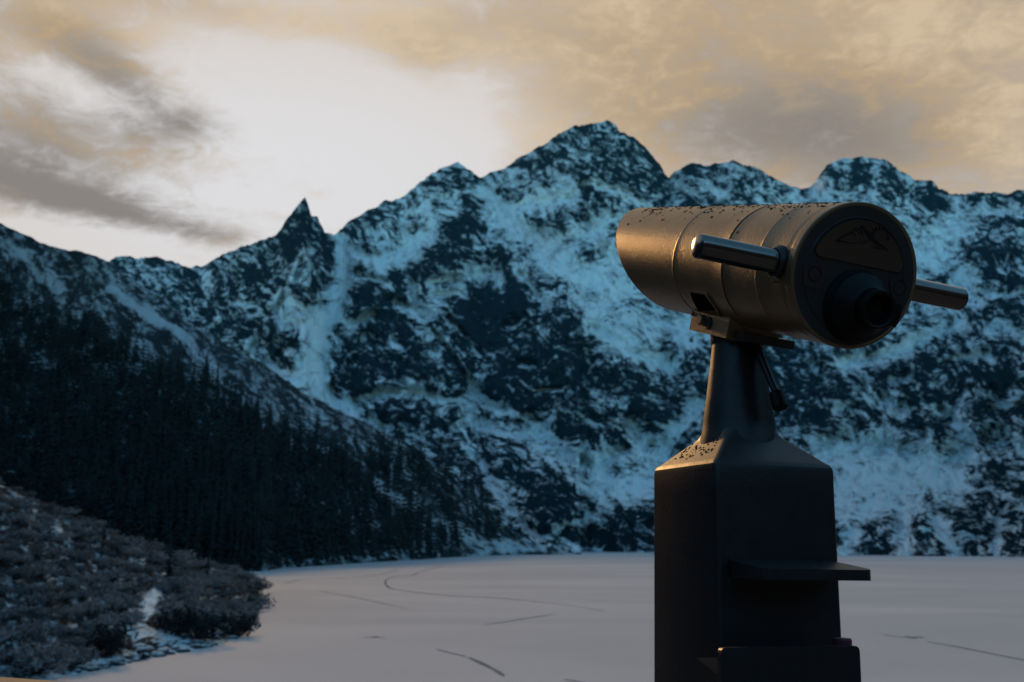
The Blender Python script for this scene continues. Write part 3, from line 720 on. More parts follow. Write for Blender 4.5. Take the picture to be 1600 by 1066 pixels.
def bank_point(u, v, sink=.1):
    Y = float(bank_D(np.array([u]), np.array([v]))[0])
    p = at(u, v, Y); p.z -= sink
    return p
for u, v, h, lab in ((264, 905, 5.2, 'lone dark spruce rising tallest from the dwarf pines on the left bank'),
                     (324, 908, 3.6, 'small dark spruce near the right end of the dwarf pine bank'),
                     (160, 862, 3.0, 'small dark spruce highest up the left bank below the forest')):
    spruce(bank_point(u, v), h, lab, 'lone spruces on the left bank', k=1, wide=1.25)
p = at(672, 873, float(hill_D(np.array([672.]), np.array([873.]))[0])); spruce(p, 25, 'tall narrow spruce at the right-hand tip of the shoreline forest', k=2, wide=1.1)

# ------------------------------------------------------------------ dwarf pines on the bank
def pine_bush(seed):
    r = random.Random(seed)
    V, F, SV, SF = [], [], [], []
    for b in range(26):
        a = r.uniform(0, 6.283); reach = r.uniform(.35, 1.0); hgt = (1.0 - .55 * reach ** 2) * r.uniform(.7, 1.05)
        ca, sa = math.cos(a), math.sin(a)
        pts = [np.array((ca * reach * t_ ** .8, sa * reach * t_ ** .8, hgt * t_ ** 1.5 * .95 + .03)) for t_ in (0, .33, .66, 1)]
        for i in range(3):
            w = .022 * (1 - i * .25)
            j = len(SV)
            for p_, ww in ((pts[i], w), (pts[i + 1], w * .75)):
                SV += [p_ + np.array((-sa * ww, ca * ww, 0)), p_ + np.array((0, 0, ww * 1.4)), p_ + np.array((sa * ww, -ca * ww, 0))]
            SF += [(j, j + 3, j + 4, j + 1), (j + 1, j + 4, j + 5, j + 2), (j + 2, j + 5, j + 3, j)]
        for k in range(8):
            t_ = r.uniform(.4, 1.0)
            c = np.array((ca * reach * t_ ** .8 + r.gauss(0, .10), sa * reach * t_ ** .8 + r.gauss(0, .10), hgt * t_ ** 1.5 * .95 + r.gauss(0, .05)))
            c[2] = max(c[2], .06)
            L = r.uniform(.10, .19)
            for q_ in range(6):
                ph = r.uniform(0, 6.283); el = r.uniform(-.2, 1.3)
                d = np.array((math.cos(ph) * math.cos(el), math.sin(ph) * math.cos(el), math.sin(el)))
                s2 = np.cross(d, (r.uniform(-1, 1), r.uniform(-1, 1), r.uniform(-1, 1))); s2 /= np.linalg.norm(s2) + 1e-6
                i = len(V)
                V += [c - s2 * L * .17, c + d * L, c + s2 * L * .17]
                F.append((i, i + 1, i + 2))
    return from_arrays('dwarf_pine_foliage', np.array(V), np.array(F), False), from_arrays('dwarf_pine_stem', np.array(SV), np.array(SF))
bush_me = []
for s_ in range(4):
    a_, b_ = pine_bush(500 + s_)
    a_.materials.append(MAT_PINE); b_.materials.append(MAT_STEM)
    bush_me.append((a_, b_))
bush_dark = []
for a_, b_ in bush_me:
    c_ = a_.copy(); c_.materials.clear(); c_.materials.append(MAT_PINE_DARK); bush_dark.append(c_)
def bush(p, rx, ry, h, label, group=None, k=None, rz=None, dark=False):
    e = empty('dwarf_pine', p, (0, 0, random.uniform(0, 6.28) if rz is None else rz))
    e.scale = (rx, ry, h)
    k = random.randrange(4) if k is None else k
    link('foliage', bush_dark[k] if dark else bush_me[k][0], e); link('stem', bush_me[k][1], e)
    return tag(e, label, 'shrub', group)
SPECIAL = [
 ((310, 1000), 3.2, 3.0, 'broad dark dwarf pine bulging over the snowy stones beside the ice'),
 ((372, 995), 2.2, 2.5, 'dark dwarf pine at the blunt outer tip of the bank beside the ice'),
 ((275, 990), 2.2, 2.6, 'dark dwarf pine just right of the small bare snow patch on the bank'),
 ((395, 925), 3.6, 2.6, 'dwarf pine at the far right point of the bank against the ice'),
 ((350, 935), 3.6, 2.8, 'dwarf pine inland of the bank point, behind the bare snow gap'),
 ((170, 1022), 2.1, 2.6, 'dark dwarf pine standing left of the snowy stones'),
 ((60, 1050), 2.3, 2.4, 'low dwarf pine at the lower left corner right above the handrail'),
 ((220, 1030), .6, .6, 'very small dark shrub among the snowy shore stones'),
]
for (u, v), rx, h, lab in SPECIAL:
    bush(bank_point(u, v), rx, rx * .95, h, lab, dark='dark' in lab)
GL = 'frosted dwarf pine growing in the dense thicket that covers the left bank'
cells = []
cnt = 0
tr = rng.uniform((-90, 760), (412, 1060), (9000, 2))
pl = []
for u, v in tr:
    c = float(interp(BCREST, u)); f = float(interp(BFOOT, u))
    if v < c + 1 or v > f - 6 - 6 * random.random(): continue
    if math.hypot((u - 230) / 27, (v - 950) / 36) < 1: continue            # bare snow patch
    if 185 < u < 360 and v > 985 and (v - 985) > 0: continue                 # stones
    if any(abs(u - s[0][0]) < 40 and abs(v - s[0][1]) < 14 for s in SPECIAL[:7]): continue
    p = bank_point(u, v)
    r = random.uniform(1.0, 1.9) * (1 + .25 * (p.y > 110))
    if any((p.x - q[0].x) ** 2 + ((p.y - q[0].y) * .8) ** 2 < (.56 * (r + q[1])) ** 2 for q in pl): continue
    pl.append((p, r))
pl.sort(key=lambda q: q[0].y)
for i, (p, r) in enumerate(pl[:285]):
    if p.y < 74: lab, grp = 'frosted dwarf pine low in the left bank thicket, close to the shore stones', 'dwarf pines low on the left bank'
    elif p.y < 92: lab, grp = 'frosted dwarf pine in the middle of the left bank thicket', 'dwarf pines halfway up the left bank'
    else: lab, grp = 'frosted dwarf pine high on the left bank, just below the dark forest', 'dwarf pines along the top of the left bank'
    bush(p, r, r * random.uniform(.85, 1.15), r * random.uniform(.55, 1.0), lab, grp)
print('BUSHES', len(pl), 'TREES', len(tries))

# ------------------------------------------------------------------ stones along the shore
MAT_STONE = land_mat('snow_dusted_stone', (.10, .10, .10), (.2, .2, .2), (.15, .15, .15), scale=40)
def stone_mesh(seed):
    bm = bmesh.new()
    bmesh.ops.create_icosphere(bm, subdivisions=2, radius=1)
    r = random.Random(seed); off = Vector((r.uniform(0, 50), r.uniform(0, 50), 0))
    from mathutils import noise as mn
    for v in bm.verts:
        v.co *= 1 + .35 * mn.noise(v.co * 1.3 + off)
        v.co.z *= .6
    me = bpy.data.meshes.new('stone'); bm.to_mesh(me); bm.free()
    co = np.array([v.co[:] for v in me.vertices])
    fattr(me, 'snow', np.clip(.1 + 1.3 * co[:, 2], 0, 1)); fattr(me, 'scrub', 0 * co[:, 2])
    for p_ in me.polygons: p_.use_smooth = True
    me.materials.append(MAT_STONE)
    return me
stones = [stone_mesh(s_) for s_ in range(5)]
for i in range(70):
    u = random.uniform(120, 370); f = float(interp(BFOOT, u)); v = f - random.uniform(-1, 24) * (1 if u > 185 else .4)
    p = bank_point(u, min(v, f - .5), 0)
    o = link('stone', stones[i % 5])
    o.location = p; o.rotation_euler = (random.uniform(-.2, .2), random.uniform(-.2, .2), random.uniform(0, 6.28))
    s_ = random.uniform(.18, .5); o.scale = (s_ * 1.3, s_, s_)
    tag(o, 'snow dusted stone lying along the icy edge of the left bank', 'stone', 'stones on the left shore')

# ------------------------------------------------------------------ terrace where the photographer stands
DECK = H - 1.25
MAT_DECK = plain('terrace_wet_stone', (.10, .098, .095), .85, .25, 6.0)
bm = bmesh.new()
bmesh.ops.create_cube(bm, size=1)
for v in bm.verts: v.co = Vector((v.co.x * 16, v.co.y * 8.4 + .2, v.co.z * .3 + DECK - .15))
me = bpy.data.meshes.new('terrace'); bm.to_mesh(me); bm.free()
tag(link('terrace', me, mat=MAT_DECK), kind='structure')
X, Y = np.meshgrid(np.linspace(-60, 60, 60), np.linspace(-40, 46, 50))
Z = np.where(Y < 4.4, DECK - .32, np.interp(Y, [4.4, 44, 46], [DECK - .32, .25, -.4])) + .25 * (fbm(X / 3, Y / 3, 3, 4) - .5) * (Y > 5)
me = from_arrays('shore_slope', np.stack([X, Y, Z], -1).reshape(-1, 3), grid_faces(*X.shape))
fattr(me, 'snow', .1 + 0 * Z); fattr(me, 'scrub', .3 + 0 * Z)
tag(link('shore_slope', me, mat=MAT_BANK), kind='structure')

# dark moraine behind the photographer, out of view, added to darken the pedestal's reflections
az_ = np.radians(np.linspace(82, 278, 90))[None]; rr_ = np.concatenate([np.linspace(30, 120, 14), np.linspace(140, 420, 12)])[:, None]
Z = np.interp(rr_, [30, 60, 200, 420], [5.2, 9, 75, 95]) * (.75 + .5 * fbm(az_ * 6 + 0 * rr_, rr_ / 60 + 0 * az_, 4, 12)) * np.clip(np.minimum(az_ - math.radians(82), math.radians(278) - az_) / .35, 0, 1)
Z = Z + 1.5 * (fbm(az_ * 60, rr_ / 5 + 0 * az_, 3, 15) - .5) - .3
for a0_, a1_, h_, nm, r0_, alb in ((-118, -34, 400, 'hillside', 60, (.020, .026, .028)), (33, 118, 600, 'mountain', 500, (.06, .08, .09))):  # unseen side slopes continuing the valley walls, added to darken reflections
    av = np.radians(np.linspace(a0_, a1_, 70))[None]; rv = np.linspace(r0_, r0_ + 1250, 30)[:, None]
    q_ = (rv - r0_) / 1250.0
    Zs = h_ * np.sin(np.pi * np.clip(q_ * .62, 0, 1)) * (.7 + .6 * fbm(av * 7 + 0 * rv, rv / 260 + 0 * av, 5, 23)) - 1.5
    Rv = rv * (1 + .08 * np.sin(av * 5))
    me = from_arrays(nm, np.stack([np.sin(av) * Rv, np.cos(av) * Rv, Zs], -1).reshape(-1, 3), grid_faces(30, 70))
    tag(link(nm, me, mat=plain(nm + '_unseen_side_slope', alb, .9, .7, .02)), kind='structure')
me = from_arrays('unseen_moraine', np.stack([np.sin(az_) * rr_, np.cos(az_) * rr_, Z], -1).reshape(-1, 3), grid_faces(26, 90))
tag(link('unseen_moraine', me, mat=plain('unseen_moraine_floor', (.03, .036, .034), .9, .6, .15)), kind='structure')

# ------------------------------------------------------------------ coin telescope
def cast_mat(name, col, rough, grain, gscale, spec=.5, metal=0.0):
    m, T, b = new_mat(name)
    P = objcoord(T)
    n = T.noise(P, gscale, 4, .6)
    n2 = T.noise(P, 9.0, 6, .65)
    n3 = T.noise(P, 40.0, 5, .6)
    T.l(T.mix(n2, tuple(c * .75 for c in col), tuple(c * 1.25 for c in col)), b.inputs['Base Color'])
    T.l(T.m('ADD', rough - .08, T.m('MULTIPLY', n3, .22)), b.inputs['Roughness'])
    b.inputs['Specular IOR Level'].default_value = spec
    b.inputs['Metallic'].default_value = metal
    bump(T, b, T.m('ADD', n, T.m('MULTIPLY', n2, .6)), grain, .0012)
    return m
MAT_TUBE = cast_mat('hammered_dark_paint', (.27, .175, .09), .32, .7, 170, .75, .55)
MAT_POST = cast_mat('black_cast_paint', (.010, .010, .0125), .36, .35, 160, .6, 0.0)
MAT_CAP = cast_mat('cast_paint_sunlit_sheen', (.062, .056, .053), .50, .35, 160, .8, .42)  # lighter, metallic base paints in the gold sheen of sunlight on the shoulder
MAT_FACE = cast_mat('face_plate_paint', (.036, .033, .032), .40, .3, 200)
MAT_BLACK = plain('black_rubber', (.004, .004, .0045), .5, .3, 30, .25, bstr=.1, bdist=.001)
MAT_GLASS = plain('dark_lens_glass', (.003, .003, .004), .12, .1, 5, .2, bstr=0)
MAT_BADGE = plain('polished_badge', (.14, .115, .09), .16, .2, 14, .6, .85, bstr=.05, bdist=.0006)
MAT_INK = plain('badge_black_enamel', (.006, .006, .007), .35, .2, 20, .5, bstr=0)
MAT_RED = plain('faded_brown_sticker', (.060, .034, .028), .5, .3, 40, .4, bstr=0)
MAT_CHROME = plain('brushed_steel', (.20, .185, .17), .16, .15, 60, .5, 1.0, bstr=.05, bdist=.0004)
MAT_SPECK_AND_SHADE = plain('grime_specks_and_pocket_shade', (.006, .005, .004), .9, .2, 60, .03, bstr=0)
MAT_BOLT = plain('worn_brass_bolt', (.30, .24, .17), .35, .3, 60, .5, .8, bstr=.1, bdist=.0005)

scope = empty('coin_telescope', (0, 0, 0))
tag(scope, 'dark metal coin-operated telescope with steel handles on a square black pedestal', 'telescope')

# frame of the tube: origin on the rear face's centre, y along the axis
AX = Vector((-.2987, .9035, .3076)).normalized()
r0 = AX.cross(Vector((0, 0, 1))).normalized(); u0 = r0.cross(AX)
RO = R_(5)
rr = r0 * math.cos(RO) - u0 * math.sin(RO); uu = r0 * math.sin(RO) + u0 * math.cos(RO)
C0 = Vector((.607, 1.7013, H + .4615))
MH = Matrix(((rr.x, AX.x, uu.x, C0.x), (rr.y, AX.y, uu.y, C0.y), (rr.z, AX.z, uu.z, C0.z), (0, 0, 0, 1)))
head_parent = scope

def finish(bm, name, mat, parent, M=None, smooth=True, bev=0, seg=2, sharp=35):
    if bev:
        es = [e for e in bm.edges if len(e.link_faces) == 2 and e.calc_face_angle(0) > R_(30)]
        bmesh.ops.bevel(bm, geom=es, offset=bev, segments=seg, affect='EDGES', profile=.5)
    bmesh.ops.recalc_face_normals(bm, faces=bm.faces)
    if M is not None: bmesh.ops.transform(bm, matrix=M, verts=bm.verts)
    for e in bm.edges:
        if len(e.link_faces) == 2 and e.calc_face_angle(0) > R_(sharp): e.smooth = False
    for f in bm.faces: f.smooth = smooth
    me = bpy.data.meshes.new(name); bm.to_mesh(me); bm.free()
    return link(name, me, parent, mat)
def lathe_y(bm, prof, n=96, phase=0):
    """prof: (radius, y); turned about the y axis"""
    rings = []
    for r, y in prof:
        if r < 1e-6: rings.append([bm.verts.new((0, y, 0))])
        else: rings.append([bm.verts.new((r * math.cos(6.28318 * k / n + phase), y, r * math.sin(6.28318 * k / n + phase))) for k in range(n)])
    for a, b in zip(rings[:-1], rings[1:]):
        for k in range(n):
            k2 = (k + 1) % n
            if len(a) == 1 and len(b) == 1: continue
            if len(a) == 1: bm.faces.new((a[0], b[k], b[k2]))
            elif len(b) == 1: bm.faces.new((a[k], b[0], a[k2]))
            else: bm.faces.new((a[k], b[k], b[k2], a[k2]))
    return rings
def box(bm, x0, x1, y0, y1, z0, z1):
    vs = [bm.verts.new((x, y, z)) for z in (z0, z1) for y in (y0, y1) for x in (x0, x1)]
    for f in ((0, 2, 3, 1), (4, 5, 7, 6), (0, 1, 5, 4), (2, 6, 7, 3), (0, 4, 6, 2), (1, 3, 7, 5)): bm.faces.new([vs[i] for i in f])
    return vs
def prism(bm, poly, y0, y1):
    """polygon in x,z pushed along y"""
    a = [bm.verts.new((x, y0, z)) for x, z in poly]; b = [bm.verts.new((x, y1, z)) for x, z in poly]
    n = len(poly)
    bm.faces.new(a); bm.faces.new(b[::-1])
    for i in range(n): bm.faces.new((a[i], b[i], b[(i + 1) % n], a[(i + 1) % n]))
def seg_between(p, q, r0, r1, n=20):
    bm = bmesh.new()
    d = q - p
    lathe_y(bm, [(0, 0), (r0 * .9, 0), (r0, r0 * .12), (r1, d.length - r1 * .12), (r1 * .9, d.length), (0, d.length)], n)
    M = Matrix.Translation(p) @ d.to_track_quat('Y', 'Z').to_matrix().to_4x4()
    return bm, M

TR = .1290
def rad(y): return TR - .0060 * y
# tube: rear lip, body with seams, hood whose mouth is cut obliquely
bm = bmesh.new()
SEAM = .246
CUT = dict(c=.83, k=-.42)    # mouth plane: y = c - k*z ... longer at the top
prof = [(rad(0) - .008, .003), (rad(0) - .0052, .0008), (rad(0) - .0008, .0), (rad(0) + .0008, .0010), (rad(0) + .0012, .003), (rad(0) + .0012, .005), (rad(0) + .001, .0175), (rad(0) + .001, .019), (rad(0) - .0006, .0205), (rad(0) - .0006, .022),
        (rad(0) - .0006, .0295), (rad(0) - .0006, .031), (rad(0) - .0002, .033), (rad(.035), .035), (rad(.06), .06), (rad(.1), .1165), (rad(.12) + .0007, .1185), (rad(.12) + .0008, .1205), (rad(.12), .122), (rad(.124), .124), (rad(.13), .13), (rad(.2), .20), (rad(SEAM), SEAM - .006),
        (rad(SEAM) + .0005, SEAM - .0035), (rad(SEAM) - .006, SEAM - .003), (rad(SEAM) - .006, SEAM + .003), (rad(SEAM) + .0005, SEAM + .0035), (rad(SEAM), SEAM + .006), (rad(.3), .30), (rad(.4), .40), (rad(.455), .456), (rad(.458), .4585),
        (rad(.46) + .0009, .4598), (rad(.46) + .0009, .4622), (rad(.464), .4636), (rad(.466), .466), (rad(.5), .50), (rad(.55), .55)]
rings = lathe_y(bm, prof, 128)
# hood
HN = 14
zt = rad(.9)
prev = rings[-1]
n = 128
def mouth(z): return .775 + .95 * z
rings2 = []
for j in range(1, HN + 1):
    f = j / HN
    ring = []
    for k in range(n):
        a = 6.28318 * k / n
        cz = math.sin(a); cx = math.cos(a)
        yend = mouth(cz * rad(.8))
        y = .55 + (yend - .55) * f
        r = rad(y)
        ring.append(bm.verts.new((cx * r, y, cz * r)))
    rings2.append(ring)
inner = []
for j, (f, rr_) in enumerate(((1.0, -.004), (.97, -.006), (.3, -.006))):
    ring = []
    for k in range(n):
        a = 6.28318 * k / n
        cz = math.sin(a); cx = math.cos(a)
        yend = mouth(cz * rad(.8)) + .002 * (j == 0)
        y = .55 + (yend - .55) * f
        r = rad(y) + rr_
        ring.append(bm.verts.new((cx * r, y, cz * r)))
    inner.append(ring)
allr = [prev] + rings2 + inner
for a, b in zip(allr[:-1], allr[1:]):
    for k in range(n): bm.faces.new((a[k], b[k], b[(k + 1) % n], a[(k + 1) % n]))
finish(bm, 'tube', MAT_TUBE, scope, MH, sharp=50)
# objective lens deep in the hood
bm = bmesh.new(); lathe_y(bm, [(0, .60), (.06, .598), (.10, .59), (.118, .575), (.119, .55), (0, .55)], 64)
finish(bm, 'objective_lens', MAT_GLASS, scope, MH)
# rear face
bm = bmesh.new(); lathe_y(bm, [(0, .0005), (.100, .0005), (.1015, -.001), (.1035, -.001), (.1045, .0008), (rad(0) - .006, .0008), (rad(0) - .0052, .002), (rad(0) - .0052, .02), (0, .02)], 96)
face = finish(bm, 'rear_plate', MAT_FACE, scope, MH)

def plate(poly, y0, y1, name, mat, parent, bev=.0008):
    bm = bmesh.new(); prism(bm, poly, y0, y1)
    return finish(bm, name, mat, parent, MH, bev=bev)
# badge: a circle segment with rounded corners
RB = .0985
pts = []
za = .021
a0 = math.asin((za + .014) / RB)
for k in range(41):
    a = a0 + (math.pi - 2 * a0) * k / 40
    pts.append((RB * math.cos(a), RB * math.sin(a)))
xl = pts[-1][0]
for k in range(1, 8):
    a = math.pi + (math.pi / 2) * k / 8
    pts.append((xl + .012 + .012 * math.cos(a), za + .012 + .012 * math.sin(a)))
pts.append((xl + .014, za)); pts.append((-xl - .014, za))
for k in range(1, 8):
    a = -math.pi / 2 + (math.pi / 2) * k / 8
    pts.append((-xl - .012 + .012 * math.cos(a), za + .012 + .012 * math.sin(a)))
badge = plate(pts, -.0022, .001, 'badge', MAT_BADGE, face)
# emblem: mountain line with a rayed sun rising behind its right shoulder
def strip(pl, w):
    L, Rr = [], []
    for i, p_ in enumerate(pl):
        d = Vector(pl[min(i + 1, len(pl) - 1)]) - Vector(pl[max(i - 1, 0)]); d.normalize()
        nrm = Vector((-d.y, d.x)); ww = w[i] if isinstance(w, list) else w
        L.append((p_[0] + nrm.x * ww, p_[1] + nrm.y * ww)); Rr.append((p_[0] - nrm.x * ww, p_[1] - nrm.y * ww))
    return L, Rr
bm = bmesh.new()
def emb(pl, w, y=-.0034):
    L, Rr = strip(pl, w)
    a = [bm.verts.new((x, y, z)) for x, z in L]; b = [bm.verts.new((x, y, z)) for x, z in Rr]
    a2 = [bm.verts.new((x, -.0021, z)) for x, z in L]; b2 = [bm.verts.new((x, -.0021, z)) for x, z in Rr]
    for i in range(len(pl) - 1):
        bm.faces.new((a[i], a[i + 1], b[i + 1], b[i])); bm.faces.new((a[i], a2[i], a2[i + 1], a[i + 1])); bm.faces.new((b[i], b[i + 1], b2[i + 1], b2[i]))
    bm.faces.new((a[0], b[0], b2[0], a2[0])); bm.faces.new((a[-1], a2[-1], b2[-1], b[-1]))
# photo pixel offsets from the face centre -> plate metres
def fp(u, v):
    t_ = MH.inverted()
    o = t_ @ Vector((0, 0, H)); q_ = t_ @ at(u, v, 1.0)
    d = q_ - o; s_ = -o.y / d.y
    p_ = o + d * s_
    return (p_.x, p_.z)
emb([fp(1305, 376), fp(1314, 370), fp(1322, 366), fp(1329, 364), fp(1335, 357), fp(1340, 359), fp(1345, 353), fp(1350, 359), fp(1354, 364), fp(1360, 372), fp(1370, 381), fp(1387, 391)],
    [.0012, .0014, .0018, .002, .0018, .002, .0018, .0025, .0032, .0032, .0028, .0004])
emb([fp(1305, 376), fp(1317, 378), fp(1336, 381)], [.0016, .0013, .0003])
emb([fp(1340, 380), fp(1350, 378), fp(1358, 375)], [.0003, .0010, .0012])
emb([fp(1358, 385), fp(1370, 388), fp(1387, 391)], [.0003, .0013, .0006])
emb([fp(1331, 362), fp(1335, 369)], [.0012, .0004]); emb([fp(1342, 357), fp(1347, 367)], [.0012, .0004]); emb([fp(1338, 360), fp(1343, 366)], [.0010, .0003])
for k in range(11):
    a = R_(175 - k * 20)
    cu, cvv = 1374, 369
    q0 = fp(cu + 11 * math.cos(a), cvv - 9.5 * math.sin(a)); q1 = fp(cu + 17 * math.cos(a), cvv - 15.5 * math.sin(a))
    emb([q0, q1], [.0016, .0004])
finish(bm, 'emblem', MAT_INK, badge, MH)
# instruction stickers with a coin ring on each
def ring_part(cx, cz, r, w, y0, y1, name, mat, parent):
    bm = bmesh.new()
    lathe_y(bm, [(r - w, y1), (r - w, y0), (r + w, y0), (r + w, y1)], 40)
    return finish(bm, name, mat, parent, MH @ Matrix.Translation((cx, 0, cz)))
def rpoly(corners, r):
    out_ = []
    n_ = len(corners)
    for i in range(n_):
        p_, c_, q_ = (Vector(corners[(i + j) % n_]) for j in (-1, 0, 1))
        a = c_ + (p_ - c_).normalized() * r; b = c_ + (q_ - c_).normalized() * r
        for t_ in (0, .25, .5, .75, 1): out_.append(tuple((1 - t_) ** 2 * a + 2 * t_ * (1 - t_) * c_ + t_ * t_ * b))
    return out_
st = plate(rpoly([fp(1256, 412), fp(1294, 414), fp(1291, 432), fp(1276, 452), fp(1254, 446)], .008), -.0012, .001, 'sticker', MAT_RED, face, .0004)
ring_part(*fp(1272.5, 428), .0125, .0011, -.0019, -.001, 'ring', MAT_INK, st)
st = plate(rpoly([fp(1389, 436), fp(1417, 439), fp(1415, 462), fp(1405, 474), fp(1392, 462)], .008), -.0012, .001, 'sticker', MAT_FACE, face, .0004)
ring_part(*fp(1405, 450), .013, .0011, -.0019, -.001, 'ring', MAT_INK, st)
# eyepiece housing, eyecup and its wing
ec = fp(1336, 479)
bm = bmesh.new(); lathe_y(bm, [(.066, .002), (.0655, -.004), (.062, -.010), (.060, -.018), (.052, -.024), (.043, -.040), (.036, -.046), (0, -.046)], 72)
hou = finish(bm, 'eyepiece_housing', MAT_BLACK, scope, MH @ Matrix.Translation((ec[0], 0, ec[1])), sharp=25)
bm = bmesh.new(); lathe_y(bm, [(.034, -.042), (.0345, -.060), (.033, -.0645), (.030, -.065), (.027, -.063), (.024, -.052), (0, -.051)], 64)
cup = finish(bm, 'eyecup', MAT_BLACK, hou, MH @ Matrix.Translation((ec[0] + .002, 0, ec[1])), sharp=40)
bm = bmesh.new(); lathe_y(bm, [(0, -.056), (.012, -.055), (.0225, -.0525), (.0225, -.050)], 48)
finish(bm, 'eye_lens', MAT_GLASS, hou, MH @ Matrix.Translation((ec[0] + .002, 0, ec[1])))
bm = bmesh.new()
prism(bm, rpoly([(.034, -.020), (.058, -.024), (.064, .0), (.060, .020), (.034, .016)], .006), -.040, -.012)
finish(bm, 'focus_lever', MAT_BLACK, hou, MH @ Matrix.Translation((ec[0] + .004, 0, ec[1] - .001)), bev=.002)
# handles
for sgn, L in ((-1, .292), (1, .279)):
    bm = bmesh.new()
    s0 = .05
    lathe_y(bm, [(0, .10), (.0218, .10), (.0222, L - .006), (.0212, L - .0015), (.0185, L), (0, L + .001)], 48)
    Mx = MH @ Matrix.Translation((0, s0, 0)) @ Matrix.Rotation(-sgn * math.pi / 2, 4, 'Z')
    hd = finish(bm, 'handle', MAT_CHROME, scope, Mx, sharp=30)
    bm = bmesh.new(); lathe_y(bm, [(.031, .112), (.030, .134), (.026, .139), (.0235, .140), (.0225, .130)], 48)
    finish(bm, 'collar', MAT_POST, hd, Mx, sharp=30)
bm, M_ = seg_between(Vector(MH @ Vector((-.126, .045, -.028))), Vector(MH @ Vector((-.1365, .045, -.031))), .0085, .0065, 16)
finish(bm, 'screw', MAT_BOLT, scope, M_)
# cradle under the tube: saddle block, wedge plate, ear, bolts
bm = bmesh.new()
poly = [(-.060, -.112), (-.060, -.157), (.062, -.157), (.062, -.112), (.035, -.1235), (0, -.128), (-.035, -.1235)]
prism(bm, poly, .292, .452)
cr = finish(bm, 'cradle', MAT_TUBE, scope, MH, bev=.004, seg=2)
bm = bmesh.new()
vs = box(bm, -.040, .082, .262, .38, -.156, -.138)
finish(bm, 'wedge_plate', MAT_FACE, cr, MH, bev=.003)
# ear: a raised frame on the tube flank with a pocket whose shade is painted black
def wrap(poly, r_off):
    """polygon given as (angle deg from straight down towards the left flank, y)"""
    out_ = []
    for a, y in poly:
        t_ = R_(a); r_ = rad(y) + r_off
        out_.append(Vector((-math.sin(t_) * r_, y, -math.cos(t_) * r_)))
    return out_
def ear(poly, lo, hi, name, mat, parent, sub=6):
    bm = bmesh.new()
    P_ = []
    n_ = len(poly)
    for i in range(n_):
        a, b = poly[i], poly[(i + 1) % n_]
        for k in range(sub): P_.append((a[0] + (b[0] - a[0]) * k / sub, a[1] + (b[1] - a[1]) * k / sub))
    ca = sum(p_[0] for p_ in P_) / len(P_); cy = sum(p_[1] for p_ in P_) / len(P_)
    levels = [([(p_[0], p_[1]) for p_ in P_], lo), ([(p_[0], p_[1]) for p_ in P_], hi)]
    for f_ in (.75, .5, .25): levels.append(([(ca + (p_[0] - ca) * f_, cy + (p_[1] - cy) * f_) for p_ in P_], hi))
    rings_ = [[bm.verts.new(c_) for c_ in wrap(pp, off)] for pp, off in levels]
    for a, b in zip(rings_[:-1], rings_[1:]):
        for k in range(len(a)): bm.faces.new((a[k], b[k], b[(k + 1) % len(a)], a[(k + 1) % len(a)]))
    bm.faces.new(rings_[-1])
    return finish(bm, name, mat, parent, MH, sharp=50)
def tube_hit(u, v):
    """where the ray through a photo pixel meets the tube: (angle from straight down, y)"""
    t_ = MH.inverted(); o = t_ @ Vector((0, 0, H)); d = (t_ @ at(u, v, 1.0)) - o
    r_ = rad(.4)
    a_ = d.x ** 2 + d.z ** 2; b_ = o.x * d.x + o.z * d.z; c_ = o.x ** 2 + o.z ** 2 - r_ ** 2
    k_ = (-b_ - math.sqrt(max(0, b_ * b_ - a_ * c_))) / a_
    p_ = o + d * k_
    return (math.degrees(math.atan2(-p_.x, -p_.z)), p_.y)
e_ = ear([tube_hit(*q_) for q_ in ((1077, 452), (1106, 457), (1124, 484), (1128, 492), (1092, 488))], -.002, .0035, 'mounting_lug', MAT_TUBE, cr)
ear([tube_hit(*q_) for q_ in ((1081, 456), (1103, 459.5), (1113, 473), (1120, 483), (1094, 484))], .0, .0042, 'pocket', MAT_SPECK_AND_SHADE, e_)  # proud black plate, its colour stands in for the recess's shade
def bolt(x, y, z, r, l, mat=MAT_BOLT, nm='bolt'):
    bm, M_ = seg_between(Vector(MH @ Vector((x + .004, y, z))), Vector(MH @ Vector((x - l, y, z))), r, r * .9, 20)
    return finish(bm, nm, mat, cr, M_, sharp=30)
bolt(-.060, .398, -.130, .012, .012)
bolt(-.060, .371, -.134, .014, .004, MAT_INK, 'bolt_hole')
bolt(-.058, .450, -.121, .005, .006)

# neck, swivel, locking lever (world coordinates, on the pedestal's axis)
PX, PY = .466, 2.06
YAW = R_(18.3)
LEAN = R_(-1.2)
MP = Matrix.Translation((PX, PY, H)) @ Matrix.Rotation(LEAN, 4, 'Y').inverted() @ Matrix.Rotation(YAW, 4, 'Z')
MZ = MP @ Matrix.Rotation(math.pi / 2, 4, 'X')       # lathe y -> z
bm = bmesh.new()
lathe_y(bm, [(0, .19), (.082, .19), (.0790, .212), (.0755, .226), (.0735, .245), (.0655, .30), (.0575, .36), (.0525, .402), (.051, .43), (.052, .445), (0, .445)], 72)
neck = finish(bm, 'neck', MAT_POST, scope, MZ, sharp=60)
bm = bmesh.new()
lathe_y(bm, [(.045, .398), (.0515, .402), (.0565, .410), (.058, .420), (.0575, .44), (.055, .452), (0, .452)], 72)
finish(bm, 'swivel', MAT_POST, neck, MZ @ Matrix.Translation((.003, 0, 0)), sharp=60)
pA, pB, pC = at(1187, 553, 2.0), at(1214, 618, 1.96), at(1220, 638, 1.95)
bm, M_ = seg_between(pA + (pA - pB) * .35, pB, .0075, .0075, 16)
lev = finish(bm, 'locking_lever', MAT_POST, scope, M_)
bm, M_ = seg_between(at(1212.5, 613, 1.962), pC, .0145, .0155, 24)
